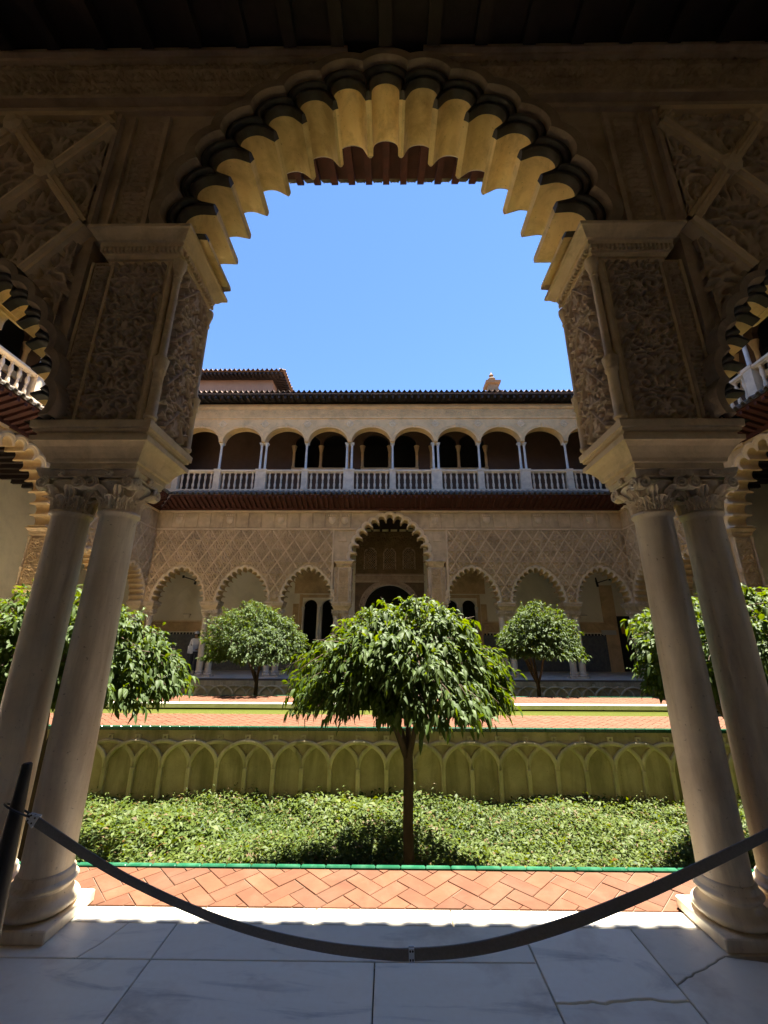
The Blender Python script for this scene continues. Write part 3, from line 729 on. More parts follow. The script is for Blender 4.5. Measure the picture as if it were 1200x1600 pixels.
    rf.loft([[(x*.0425, y, z) for x, z in ((-1, z_-.10), (1, z_-.10), (1, z_-.04), (-1, z_-.04))] for y, z_ in ((1.055, 7.372), (1.09, 7.39), (1.12, 7.42))], True, True)
    rfm = rf.mesh('rafter', 'wood_red')
    tl = MB()
    rings = []
    for (yy, zz) in ((1.17, 7.43), (.30, 7.82)):
        rings.append([(r_*math.cos(math.pi*(1-k/10)), yy, zz+r_*math.sin(math.pi*(1-k/10))*1.05) for r_ in (.078,) for k in range(11)] + [(.060*math.cos(math.pi*k/10), yy, zz+.060*math.sin(math.pi*k/10)*1.05) for k in range(11)])
    tl.loft(rings, True, True); tlm = tl.mesh('roof_tile', 'roof_tile_grey', 40)
    pn = MB(); pn.loft([[(.115+.085*math.cos(math.pi+math.pi*k/8), yy, zz+.02+.06*math.sin(math.pi+math.pi*k/8)) for k in range(9)] + [(.115+.07*math.cos(2*math.pi-math.pi*k/8), yy, zz+.02+.045*math.sin(2*math.pi-math.pi*k/8)) for k in range(9)] for yy, zz in ((1.14, 7.43), (.30, 7.80))], True, True)
    pnm = pn.mesh('roof_tile', 'roof_tile_grey', 40)
    js = MB(); jt = MB(); xs = lin(-hl+.05, hl-.05, .23); k = -1
    for x in xs:
        lim = hl+.28-.85
        if near and abs(x) < 3.2:
            ob('rafter', rfm, Ev, (x, 0, 0)); ob('roof_tile', tlm, Ev, (x, 0, 0)); ob('roof_tile', pnm, Ev, (x, 0, 0))
        else:
            # rafters stop where the corner cuts them
            ye = min(1.06, hl+.28-abs(x)); t_ = (ye-T)/(1.06-T)
            if ye > T+.1:
                q = MB(); beam(q, (T, 7.07), (ye, 7.07+.305*t_), .085, .10); shifted(js, q, x)
            if abs(x) < hl-.85: shifted(jt, tl, x); shifted(jt, pn, x)
    if js.n: js.build('rafter_row', 'wood_red', Ev)['kind'] = 'stuff'
    if jt.n: jt.build('tile_row', 'roof_tile_grey', Ev, 40)['kind'] = 'stuff'
    # ------ upper gallery
    G = MB().box(-hl-3.0, hl+3.0, -3.25, .30, 7.70+dz, 7.84-dz).build('upper_floor', 'sandstone', W)
    yb = .10
    pos = [-(.13+2.03*k) for k in range(-12, 13)]; pos = sorted(x for x in pos if abs(x) < hl+.2)
    ks = {x: round(-(x+.13)/2.03) for x in pos}
    br = MB(); br.box(-hl-.1, hl+.1, yb-.12, yb+.14, 7.84, 7.97); br.box(-hl-.1, hl+.1, yb-.07, yb+.07, 7.97, 8.0)
    br.rectloft(-hl-.1, hl+.1, yb-.08, yb+.08, [(8.82, -.02), (8.85, .0), (8.87, .03), (8.93, .035), (8.95, .02)])
    B = br.build('balustrade', 'marble_cream', W)
    for i, x in enumerate(pos):
        wd = .24 if ks[x] % 2 else .14
        MB().rectloft(x-wd, x+wd, yb-.13, yb+.13, [(7.95, .02), (8.03, .02), (8.05, 0), (8.86, 0), (8.88, .02), (8.97, .025), (8.985, .01)]).build('pedestal', 'marble_cream', B)
        if i+1 < len(pos):
            x1 = pos[i+1]; w1 = .24 if ks[x1] % 2 else .14
            if not near:
                for xx in lin(x+wd+.02, x1-w1-.02, .255): ob('baluster', BAL, B, (xx, yb, 8.0))
    ue = lambda x: .74*math.sqrt(max(0, 1-(x/.93)**2))
    uops = []; full = [-hl-2.2]+pos+[hl+2.2]
    for i in range(len(pos)-1):
        c = (pos[i]+pos[i+1])/2; uops.append((c-.925, c+.925, 10.33, (lambda c: lambda x: 10.34+ue(x-c))(c)))
    m = MB(); wall_open(m, pos[0], pos[-1], 10.33, 12.35, -.12, .28, uops, 22)
    m.box(pos[0]-1.2, pos[0]-.001, -.10, .27, 8.0, 12.34); m.box(pos[-1]+.001, pos[-1]+1.2, -.10, .27, 8.0, 12.34)
    U = m.build('upper_arcade', 'sandstone', W)
    if not near:
        ring = MB()
        def ell(d, y): return [((.93+d)*math.cos(math.pi*k/24), y, (.74+d)*math.sin(math.pi*k/24)) for k in range(25)]
        ring.loft([ell(d, y) for d, y in ((-.004, .27), (-.004, .31), (.03, .32), (.06, .31), (.07, .325), (.13, .335), (.15, .31), (.15, .27))], False, False)
        ring.bbox(-.06, .06, .27, .37, .70, .95, .01)
        rm = ring.mesh('arch_moulding', 'sandstone', 40)
        ro = MB(); ro.loft([[(r_*math.cos(2*math.pi*k/20), y, r_*math.sin(2*math.pi*k/20)) for k in range(20)] for r_, y in ((.17, .275), (.17, .305), (.14, .315), (.12, .295), (.08, .295), (.06, .32), (.02, .325))], True, True)
        for a in range(4):
            th = a*math.pi/2+math.pi/2*(0); ro.tube([(.15*math.cos(th), .29, .15*math.sin(th)), (.25*math.cos(th), .295, .22*math.sin(th))], [.035, .008], 6)
        rom = ro.mesh('roundel', 'rib', 40)
        for i in range(len(pos)-1): ob('arch_moulding', rm, U, ((pos[i]+pos[i+1])/2, 0, 10.34))
        for x in pos: ob('roundel', rom, U, (x, 0, 11.27))
        ob('frieze', relief('frieze', (-hl, .281, 11.66), (1, 0, 0), (0, 0, 1), (0, 1, 0), 2*hl, .40, .055, ARAB, .55, .40, .030, 'sandstone'), U)
        mm = MB()
        for z0_, z1_, pj in ((11.555, 11.62, .05), (12.08, 12.13, .05), (12.13, 12.18, .09)): mm.box(-hl, hl, .25, .28+pj, z0_, z1_)
        mm.build('frieze_moulding', 'sandstone', U)
    uc = MB(); uc.lathe([(.075, 8.98), (.075, 9.03), (.058, 9.05), (.055, 9.5), (.049, 10.12), (.058, 10.13), (.05, 10.15), (.075, 10.25), (.085, 10.28)], 14)
    uc.rectloft(-.085, .085, -.085, .085, [(10.275, 0), (10.30, .01), (10.345, .02)])
    ucm = uc.mesh('upper_column', 'marble_white', 40)
    for x in pos:
        for dx in ((-.115, .115) if ks[x] % 2 else (0,)): ob('upper_column', ucm, U, (x+dx, yb-.02, 0))
    # upper back wall, ceiling, roof
    bops = []
    for xc in ((-3.6, 0.0, 3.6) if not near else ()):
        for dx in (-.74, .74): bops.append((xc+dx-.66, xc+dx+.66, 9.95, (lambda c: lambda x: 11.3+.60*math.sqrt(max(0, 1-((x-c)/.70)**2)))(xc+dx)))
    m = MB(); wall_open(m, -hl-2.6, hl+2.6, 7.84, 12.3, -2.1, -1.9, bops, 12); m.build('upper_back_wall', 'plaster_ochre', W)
    for xc in ((-3.6, 0.0, 3.6) if not near else ()):
        for dx in (-1.42, 0, 1.42):
            q = MB(); q.lathe([(.10, 9.95), (.10, 10.0), (.075, 10.05), (.07, 10.85), (.085, 10.87), (.13, 11.1), (.15, 11.18)], 14, (xc+dx, -1.90, 0)); q.build('window_column', 'sandstone', W, 45)
        MB().bbox(xc-1.5, xc+1.5, -1.94, -1.82, 9.70, 9.93, .01).build('window_sill', 'sandstone', W)
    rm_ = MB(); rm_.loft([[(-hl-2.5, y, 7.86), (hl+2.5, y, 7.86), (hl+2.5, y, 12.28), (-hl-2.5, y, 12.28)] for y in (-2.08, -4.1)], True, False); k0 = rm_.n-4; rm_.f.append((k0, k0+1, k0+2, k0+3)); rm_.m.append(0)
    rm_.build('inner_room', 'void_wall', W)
    MB().box(-hl-2.6, hl+2.6, -2.6, .27, 12.30+dz, 12.36+dz).build('upper_ceiling', 'wood_dark', W)
    ur = MB()
    for x in lin(-hl+.35, hl-.35, .30):
        q = MB(); beam(q, (.2, 12.60), (.86, 12.46), .10, .13); shifted(ur, q, x)
    ur.box(-hl+.2, hl-.2, .25, .90, 12.47, 12.50)
    Rf = MB(); e0, e1 = hl-.55, hl+2.6
    Rf.loft([[(-e, y, z), (e, y, z), (e, y, z+.06), (-e, y, z+.06)] for e, y, z in ((e0, .92, 12.50), (e1, -3.2, 13.75))], True, True)
    Rf.box(-hl-2.5, hl+2.5, -4.2, -3.2, 12.30, 13.80)
    Ro = Rf.build('roof', 'roof_tile', W)
    ur.build('rafter_row', 'wood_dark', Ro)['kind'] = 'stuff'
    ts = MB(); tile_sheet(ts, -hl+.55, hl-.55, .25, .98, 12.60, -3.2, 13.88, nstep=1 if not far else 8); ts.build('tile_row', 'roof_tile', Ro, 50)['kind'] = 'stuff'
    # ------ gallery behind the arcade
    yk = -4.6 if near else -3.3
    gx = hl+3.9
    MB().box(-gx, gx, yk, -T, 7.02+dz, 7.10+dz).build('ceiling', 'wood_ceiling', W)
    bm = MB(); beam(bm, (yk, 7.03), (-T-.13, 7.03), .12, .14); cb = MB()
    for x in lin(-hl, hl, .46): shifted(cb, bm, x)
    cb.build('ceiling_beams', 'wood_ceiling', W)['kind'] = 'stuff'
    bops = []
    if far:
        for s_ in (-1, 1):
            for dx in (-.46, .46): bops.append((s_*3.52+dx-.34, s_*3.52+dx+.34, .35, (lambda c: lambda x: 3.0+.36*math.sqrt(max(0, 1-((x-c)/.36)**2)))(s_*3.52+dx)))
        bops.append((-1.25, 1.25, 0.02, lambda x: 2.95+1.15*math.sqrt(max(0, 1-(x/1.26)**2))))
        bops.append((-12.3, -11.2, 0.02, lambda x: 2.6))
    m = MB(); wall_open(m, -gx, gx, -.01, 7.03, yk-.3, yk, bops, 16); m.build('gallery_back_wall', 'plaster_white', W)
    if far: far_gallery(W, yk)
    if near: MB().box(-gx, gx, yk, yk+.03, 0, 1.7).build('dado', 'dado_tile', W)
    return W
def far_gallery(W, yk):
    for a, b, dp, zt_ in ((-5.2, 5.2, 3.1, 4.2), (-12.6, -10.9, 1.1, 2.95)):
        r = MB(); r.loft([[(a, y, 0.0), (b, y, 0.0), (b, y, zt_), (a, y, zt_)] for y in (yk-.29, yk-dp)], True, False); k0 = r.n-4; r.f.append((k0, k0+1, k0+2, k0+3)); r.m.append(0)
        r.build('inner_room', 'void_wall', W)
    # tile dado with stepped crest and carved band above it
    for a, b in ((-11.1, -4.6), (-2.45, -1.75), (1.75, 2.45), (4.6, 13.4)):
        D = MB().box(a, b, yk, yk+.035, 0.02, 1.66).build('tile_dado', 'dado_tile', W)
        cr = MB()
        for x in lin(a, b, .16): cr.box(x-.05, x+.05, yk, yk+.033, 1.66, 1.75)
        cr.build('dado_crest', 'black_paint', D)['kind'] = 'stuff'
        ob('carved_band', relief('carved_band', (a, yk+.03, 1.80), (1, 0, 0), (0, 0, 1), (0, 1, 0), b-a, .46, .025, ARAB, .46, .46, .035, 'stucco'), W)
        MB().box(a, b, yk, yk+.05, 2.27, 2.31).build('ledge', 'rib', W)
    # twin windows flanking the portal
    for s_ in (-1, 1):
        c = s_*3.52
        f = MB(); f.box(c-1.0, c-.86, yk-.01, yk+.06, 0, 3.62); f.box(c+.86, c+1.0, yk-.01, yk+.06, 0, 3.62); f.box(c-.999, c+.999, yk-.01, yk+.055, 3.45, 3.6)
        f.build('window_frame', 'stucco', W)
        for dx in (-.80, 0, .80):
            q = MB(); q.lathe([(.07, .35), (.07, .42), (.048, .45), (.045, 2.7), (.06, 2.72), (.09, 2.9), (.095, 3.0)], 12, (c+dx, yk+.055, 0)); q.build('window_column', 'marble_white', W, 45)
        ob('carved_panel', relief('carved_panel', (c-1.3, yk+.004, 3.66), (1, 0, 0), (0, 0, 1), (0, 1, 0), 2.6, 2.5, .03, ARAB, .4, .4, .03, 'stucco'), W)
        for dx in (-1.18, 1.18):
            ob('carved_panel', relief('carved_panel', (c+dx-.15, yk+.004, 0.1), (1, 0, 0), (0, 0, 1), (0, 1, 0), .30, 3.05, .025, ARAB, .3, .3, .03, 'stucco'), W)
    # portal in the middle: arched door, inscription, three lattice windows
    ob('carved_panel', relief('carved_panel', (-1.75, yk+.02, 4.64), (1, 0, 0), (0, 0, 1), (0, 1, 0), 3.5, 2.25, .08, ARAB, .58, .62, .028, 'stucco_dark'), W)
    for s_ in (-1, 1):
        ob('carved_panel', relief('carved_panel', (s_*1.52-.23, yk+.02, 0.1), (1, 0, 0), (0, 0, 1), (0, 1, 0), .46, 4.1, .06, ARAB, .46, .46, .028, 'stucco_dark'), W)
    ob('inscription_band', relief('inscription_band', (-1.75, yk+.06, 4.29), (0, 0, 1), (1, 0, 0), (0, 1, 0), .28, 3.5, .03, SCRIPT, .28, .9, .02, 'stucco_near'), W)
    m = MB(); m.box(-1.78, 1.78, yk, yk+.12, 4.59, 4.65); m.box(-1.78, 1.78, yk, yk+.10, 4.23, 4.27); m.build('ledge', 'stucco_near', W)
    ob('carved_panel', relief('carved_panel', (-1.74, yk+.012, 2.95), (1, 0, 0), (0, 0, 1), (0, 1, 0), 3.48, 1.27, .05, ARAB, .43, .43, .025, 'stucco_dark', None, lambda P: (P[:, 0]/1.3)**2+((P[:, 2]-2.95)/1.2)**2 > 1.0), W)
    ar = MB(); ar.loft([[((1.26+d)*math.cos(math.pi*k/28), yk+y, 2.95+(1.15+d)*math.sin(math.pi*k/28)) for k in range(29)] for d, y in ((-.005, -.02), (-.005, .07), (.05, .085), (.08, .06), (.22, .06), (.24, .08), (.27, .08), (.28, .0))], False, False)
    ar.build('door_arch', 'stucco_near', W, 40)
    for xc in (-1.0, 0, 1.0):
        w = MB(); pts = [(.27*math.cos(math.pi*k/12), .35+.30*math.sin(math.pi*k/12)) for k in range(13)]; out = [(.27, -.42)]+pts+[(-.27, -.42)]
        w.loft([[(xc+x*s1, yk+y, 5.32+z*s2) for x, z in out] for s1, s2, y in ((1.0, 1.0, .05), (1.0, 1.0, .085), (1.2, 1.08, .085), (1.25, 1.1, .05))], False, False)
        Wd = w.build('lattice_window', 'stucco_near', W)
        p = MB(); p.add([(xc+x, yk+.054, 5.32+z) for x, z in out], [tuple(range(len(out)))]); p.build('pane', 'black_paint', Wd)
        l = MB(); hw = .262
        def zt(x): return .35+.30*math.sqrt(max(0, 1-(x/.27)**2))
        for fam in (-1, 1):
            for k in np.arange(-1.2, 1.4, .13):
                a = None
                pts_ = [(x, k+fam*x*1.2) for x in np.linspace(-hw, hw, 24)]; pts_ = [q for q in pts_ if -.42 < q[1] < zt(q[0])-.01]
                if len(pts_) > 2: l.tube([(xc+pts_[0][0], yk+.07, 5.32+pts_[0][1]), (xc+pts_[-1][0], yk+.07, 5.32+pts_[-1][1])], .013, 4)
        l.build('lattice', 'stucco_near', Wd)
    # wooden door with two amber panes at the end of the gallery (viewer's right)
    d = MB().bbox(-12.3, -11.2, yk-.22, yk-.16, .02, 2.6, .01).build('door', 'wood_dark', W)
    for x in (-11.95, -11.55): MB().bbox(x-.10, x+.10, yk-.17, yk-.145, 1.75, 2.35, .01).build('pane', 'amber_glass', d)
    MB().box(-11.18, -10.55, yk, yk+.06, 0.02, 4.1).build('door_jamb', 'stucco', W)
    MB().bbox(-11.05, -10.35, yk+.035, yk+.085, 1.70, 1.92, .006).build('plaque', 'plaque', W)
near_w = wing('shaded foreground arcade wing with the tall yellow scalloped arch framing the view', (0, 2.80, 0), 0.0, 10.25, [3.48, 6.20, 8.92], 'near')
far_w = wing('far wing facing the viewer, lozenge stucco arcade below and balcony arcade above', (0.10, 17.58, 0), math.pi, 10.25, [3.48, 6.20, 8.92], 'far')
wing('wing along the left side of the courtyard, seen steeply behind the left columns', (-10.53, 10.19, 0), -math.pi/2, 7.11, [3.48, 5.98], 'side')
wing('wing along the right side of the courtyard, seen steeply behind the right columns', (10.53, 10.19, 0), math.pi/2, 7.11, [3.48, 5.98], 'side')
# ------------------------------------------------------------------ ground, floors, paths, pool
def sheet(name, rects, z, mat, kind='structure', parent=None):
    m = MB()
    for x0, x1, y0, y1 in rects: m.quad((x0,y0,z),(x1,y0,z),(x1,y1,z),(x0,y1,z))
    return m.build(name, mat, parent, kind=kind)
sheet('ground', [(-400, 400, -400, 400)], -1.9, 'soil')
FL = MB(); FL.box(-14, 14, -2.0, 3.40, -1.5, -.030); FL.box(-14, 14, 16.60, 21.2, -1.5, -.012); FL.box(-14, -9.6, 3.4, 16.6, -1.5, -.012); FL.box(9.6, 14, 3.4, 16.6, -1.5, -.012)
floor = FL.build('gallery_floor', 'mortar', kind='structure')
sheet('gallery_paving', [(-13.9, 13.9, 16.9, 21.1), (-13.9, -9.9, 3.4, 16.9), (9.9, 13.9, 3.4, 16.9)], 0.0, 'marble_floor')
def slab(pts, z0=-.028, z1=0.0, b=.005, mat='marble_floor', name='marble_slab', parent=floor, g=.003):
    """polygon stone with a chamfer, drawn in by the half joint g"""
    P = [Vector(p) for p in pts]; n = len(P)
    ar = sum(P[i].x*P[(i+1) % n].y-P[(i+1) % n].x*P[i].y for i in range(n))
    if ar < 0: P.reverse()
    def inset(d):
        out = []
        for i in range(n):
            a, p, c = P[i-1], P[i], P[(i+1) % n]; e1 = (p-a).normalized(); e2 = (c-p).normalized()
            n1 = Vector((-e1.y, e1.x)); n2 = Vector((-e2.y, e2.x)); k = n1+n2
            k = k/max(.35, k.dot(n1)); out.append(p+k*d)
        return out
    m = MB(); m.loft([[(p.x, p.y, z) for p in inset(d)] for d, z in ((g, z0), (g, z1-b*.7), (g+b*.35, z1-b*.2), (g+b, z1))], True, True)
    return m.build(name, mat, parent)
def jag(a, b, n=6, amp=.012):
    """ragged crack from a to b"""
    A, B = Vector(a), Vector(b); d = (B-A); nn = Vector((-d.y, d.x)).normalized(); r = random.Random(int(abs(a[0]*977+a[1]*131)*10))
    w = 0.0; out = []
    for k in range(n+1):
        w = w*.75+r.uniform(-amp, amp); e = min(1.0, 4*k/n, 4*(n-k)/n); out.append(tuple(A+d*(k/n)+nn*w*e))
    return out
RY0, RY1, RY2 = 2.535, 2.800, 2.945      # joint lines measured on the floor
J1, J2, J3, J4 = -1.13, -0.035, 0.752, 1.345
c1 = jag((-1.50, RY0), (-1.44, 2.66), 8, .006); c2 = jag((J3, 2.315), (J4, 2.335), 22, .008); c3 = jag((J4+.0, 2.42), (1.70, 2.60), 14, .009)
slab([(-2.6, RY0), c1[0], *c1[1:], (-1.40, RY1), (-2.6, RY1)]); slab([c1[0], (J1, RY0), (J1, RY1), (-1.40, RY1), *c1[::-1][:-1]])
slab([(J1, RY0), (J2, RY0), (J3, RY0+.006), (J3, RY1), (J1, RY1)])
slab([(-2.6, 1.55), (J1-.006, 1.55), (J1, RY0), (-2.6, RY0)]); slab([(J1-.006, 1.35), (J2, 1.35), (J2, RY0), (J1, RY0)]); slab([(J2, 1.42), (J3, 1.42), (J3, RY0+.006), (J2, RY0)])
slab([*c2, (J4, RY1), (J3, RY1)], g=.0045); slab([(J3, 1.6), (J4-.01, 1.6), *c2[::-1]], g=.0045, b=.009)
slab([c3[0], *c3[1:], (2.1, 2.60), (2.1, RY1), (J4, RY1)]); slab([(J4-.01, 1.62), (1.95, 1.62), (1.95, 2.55), c3[-1], *c3[::-1][1:]])
slab([(1.95, 1.62), (2.7, 1.62), (2.7, RY1), (2.1, RY1), (2.1, 2.60), (1.95, 2.55)])
rr = random.Random(11)
for y0, y1 in ((0.45, 1.30), (-.4, .45), (-1.25, -.4)):
    x = -6.9
    while x < 6.9:
        w = rr.uniform(.8, 1.5); slab([(x, y0), (x+w, y0), (x+w, y1), (x, y1)]); x += w
x = -2.6
for xa, xb, ya in ((-2.6, J1-.006, 1.55), (J1-.006, J2, 1.35), (J2, J3, 1.42), (J3, J4-.01, 1.60), (J4-.01, 2.7, 1.62)): slab([(xa, 1.30), (xb, 1.30), (xb, ya), (xa, ya)])
for s_ in (-1, 1):
    for k in range(4):
        xa, xb = s_*(2.6 if s_ < 0 else 2.7)+s_*k*1.1, s_*(2.6 if s_ < 0 else 2.7)+s_*(k+1)*1.1
        slab([(min(xa, xb), 1.30), (max(xa, xb), 1.30), (max(xa, xb), 2.1), (min(xa, xb), 2.1)]); slab([(min(xa, xb), 2.1), (max(xa, xb), 2.1), (max(xa, xb), RY1), (min(xa, xb), RY1)])
kx = [-7.0, -6.1, -5.2, -4.3, -3.5, -2.75, -2.0, -1.03, -.385, .39, 1.15, 1.93, 2.75, 3.6, 4.5, 5.4, 6.2, 7.0]
for a, b in zip(kx[:-1], kx[1:]): slab([(a, RY1+.002), (b+rr.uniform(-.01, .01), RY1+.002), (b, RY2), (a, RY2)], b=.012, name='kerb_stone', mat='kerb_marble')
def herring(x0, x1, y0, y1, bl, bw, z0, z1, one=None, parent=None, g=.004):
    """herringbone bricks at 45 degrees, cut by the strip y0..y1"""
    def clip(P, axis, v, keep_less):
        out = []
        for i in range(len(P)):
            a, b = P[i], P[(i+1) % len(P)]; ia = (a[axis] <= v) == keep_less; ib = (b[axis] <= v) == keep_less
            if ia: out.append(a)
            if ia != ib:
                t = (v-a[axis])/(b[axis]-a[axis]); out.append((a[0]+(b[0]-a[0])*t, a[1]+(b[1]-a[1])*t))
        return out
    c, s_ = math.cos(math.pi/4), math.sin(math.pi/4); n = int((x1-x0+y1-y0)/bw)+6; cx, cy = (x0+x1)/2, (y0+y1)/2; cnt = 0
    for i in range(-n, n):
        for j in range(-n, n):
            rects = {0: [(i, j, 2, 1)], 3: [(i, j, 1, 2)]}.get((i-j) % 4, [])   # 2:1 herringbone
            for a, b, w, h in rects:
                q = [(a*bw+g, b*bw+g), ((a+w)*bw-g, b*bw+g), ((a+w)*bw-g, (b+h)*bw-g), (a*bw+g, (b+h)*bw-g)]
                q = [(cx+x*c-y*s_, cy+x*s_+y*c) for x, y in q]
                if max(p[0] for p in q) < x0 or min(p[0] for p in q) > x1 or max(p[1] for p in q) < y0 or min(p[1] for p in q) > y1: continue
                for ax, v, kl in ((1, y0+g, False), (1, y1-g, True), (0, x0, False), (0, x1, True)):
                    q = clip(q, ax, v, kl)
                    if len(q) < 3: break
                if len(q) < 3: continue
                ar = abs(sum(q[k][0]*q[(k+1) % len(q)][1]-q[(k+1) % len(q)][0]*q[k][1] for k in range(len(q))))/2
                if ar < 2e-4: continue
                zz = z1+random.uniform(-.0015, .0015); cnt += 1
                if one is not None:
                    one.loft([[(x, y, z) for x, y in q] for z in (z0, zz)], True, False); k0 = one.n-len(q); one.f.append(tuple(range(k0, k0+len(q)))); one.m.append(0)
                else:
                    gx_, gy_ = sum(p[0] for p in q)/len(q), sum(p[1] for p in q)/len(q)
                    mb = MB(); mb.loft([[(gx_+(x-gx_)*k, gy_+(y-gy_)*k, z) for x, y in q] for k, z in ((1, z0), (1, zz-.003), (.975, zz))], True, True)
                    mb.build('paving_brick', 'brick', parent)
    return cnt
PB = MB(); PB.box(-9.6, 9.6, 2.95, 3.365, -.06, -.008); path = PB.build('path', 'mortar', kind='structure')
herring(-3.9, 3.9, 2.952, 3.362, .24, .117, -.02, -.002, None, path, .0028)
pb = MB()
for a, b in ((-9.5, -3.905), (3.905, 9.5)): herring(a, b, 2.952, 3.362, .24, .117, -.02, -.002, pb, None, .0028)
pb.build('paving_bricks', 'brick', path)['kind'] = 'stuff'
et = MB().bbox(-.084, .084, .015, .05, -.07, .004, .006).mesh('edging_tile', 'green_tile', 30)
for k in range(-28, 29): ob('edging_tile', et, path, (k*.172+.03, 3.367, 0))
# raised walks on both sides of the pool
MW = MB()
for y0, y1 in ((7.97, 9.25), (10.78, 12.06)): MW.box(-9.6, 9.6, y0, y1, -1.5, -.012)
walk = MW.build('walkway', 'mortar', kind='structure')
wb = MB(); herring(-9.5, 9.5, 8.0, 9.24, .24, .117, -.014, 0.0, wb); herring(-9.5, 9.5, 10.80, 11.98, .24, .117, -.014, 0.0, wb)
wb.build('paving_bricks', 'brick', walk)['kind'] = 'stuff'
ge = MB()
for y in (7.915, 11.99):
    for x in lin(-9.5, 9.5, .172): ge.bbox(x-.083, x+.083, y, y+.075, -.05, .012, .006)
ge.build('edging_tiles', 'green_tile', walk)['kind'] = 'stuff'
mk = MB()
for x in lin(-9.5, 9.5, .8): mk.bbox(x-.398, x+.398, 10.62, 10.79, -.10, .006, .008)
mk.build('pool_coping', 'marble_white', walk)['kind'] = 'stuff'
PO = MB(); PO.box(-9.5, 9.5, 9.24, 10.80, -1.4, -.9); PO.build('pool', 'moss_stone', kind='structure')
sheet('water', [(-9.5, 9.5, 9.25, 10.78)], -.13, 'water')
sheet('garden_soil', [(-9.6, 9.6, 3.4, 7.98), (-9.6, 9.6, 12.04, 16.62)], -1.32, 'soil')

# ------------------------------------------------------------------ walls of the sunken beds with interlaced blind arches
def garden_wall(y, label, xr, mats):
    w = MB().box(-9.6, 9.6, y, y+.12, -1.45, -.045).build('garden_wall', mats[0], label=label, cat='wall', group='sunken garden walls')
    p = .483; rv = .40; zs = -.62; yf = y
    def arc(r, a0, a1, n, yy): return [(p*r*math.cos(a0+(a1-a0)*k/n), yy, zs+rv*r*math.sin(a0+(a1-a0)*k/n)) for k in range(n+1)]
    over = MB(); under = MB()
    for m, a0, a1, d in ((over, 0.0, math.pi, .048),):
        m.loft([arc(r, a0, a1, 26, yf-dd) for r, dd in ((1.075, -.01), (1.075, d), (1.04, d+.008), (.96, d+.008), (.925, d), (.925, -.01))], False, False)
    am = over.mesh('blind_arch', mats[1], 40)
    und = MB(); und.loft([arc(r, 0.0, math.pi, 26, yf-dd) for r, dd in ((1.075, -.01), (1.075, d-.014), (1.04, d-.006), (.96, d-.006), (.925, d-.014), (.925, -.01))], False, False)
    um = und.mesh('blind_arch', mats[1], 40)
    pl = MB(); pl.bbox(-.036, .036, yf-.052, yf+.01, -1.4, zs, .008); plm = pl.mesh('pilaster', mats[1], 30)
    bk = MB(); o = .014
    bk.loft([[(-.045, yf-d_, -.205), (.045, yf-d_, -.205), (.05, yf-d_, -.115), (-.05, yf-d_, -.115)] for d_ in (-.01, .024)], True, False)
    rr_ = [[(.018*math.cos(2*math.pi*k/8+.39), yf-d_, -.155+.018*math.sin(2*math.pi*k/8+.39)) for k in range(8)] for d_ in (.024, .002)]
    b0 = bk.n; bk.loft(rr_, True, False); fr = [(-.045, yf-.024, -.205), (.045, yf-.024, -.205), (.05, yf-.024, -.115), (-.05, yf-.024, -.115)]
    b1 = bk.n; bk.add(fr, [])
    for cix, ks_ in ((1, (7, 0)), (2, (0, 1, 2)), (3, (2, 3, 4)), (0, (4, 5, 6, 7))):
        pass
    ring8 = [b0+k for k in range(8)]
    for a, b, c_ in ((2, 0, 1), (2, 1, 2), (3, 2, 3), (3, 3, 4), (0, 4, 5), (0, 5, 6), (1, 6, 7), (1, 7, 0)):
        bk.f.append((b1+a, ring8[b], ring8[c_])); bk.m.append(0)
    for a, b, c_ in ((2, 3, 2), (3, 0, 4), (0, 1, 6), (1, 2, 0)): bk.f.append((b1+a, b1+b, ring8[c_])); bk.m.append(0)
    bm = bk.mesh('boss', mats[1])
    n = int(9.5/p)
    for k in range(-n, n+1):
        if abs(k*p) > xr: continue
        a = ob('blind_arch', am if k % 2 else um, w, (k*p, 0, 0)); ob('boss', bm, a); ob('pilaster', plm, a)
    return w
garden_wall(7.94, 'mossy wall of interlaced blind arches behind the near planting bed', 9.2, ('moss_stone', 'moss_rib'))
garden_wall(16.57, 'shaded grey wall of interlaced arches under the far gallery', 9.2, ('moss_stone', 'moss_rib'))
# walls closing the near bed towards the viewer
MB().box(-9.6, 9.6, 3.38, 3.41, -1.45, -.05).build('garden_wall', 'moss_stone', label='plain wall below the green tile edge at the viewer side of the planting bed', cat='wall', group='sunken garden walls')

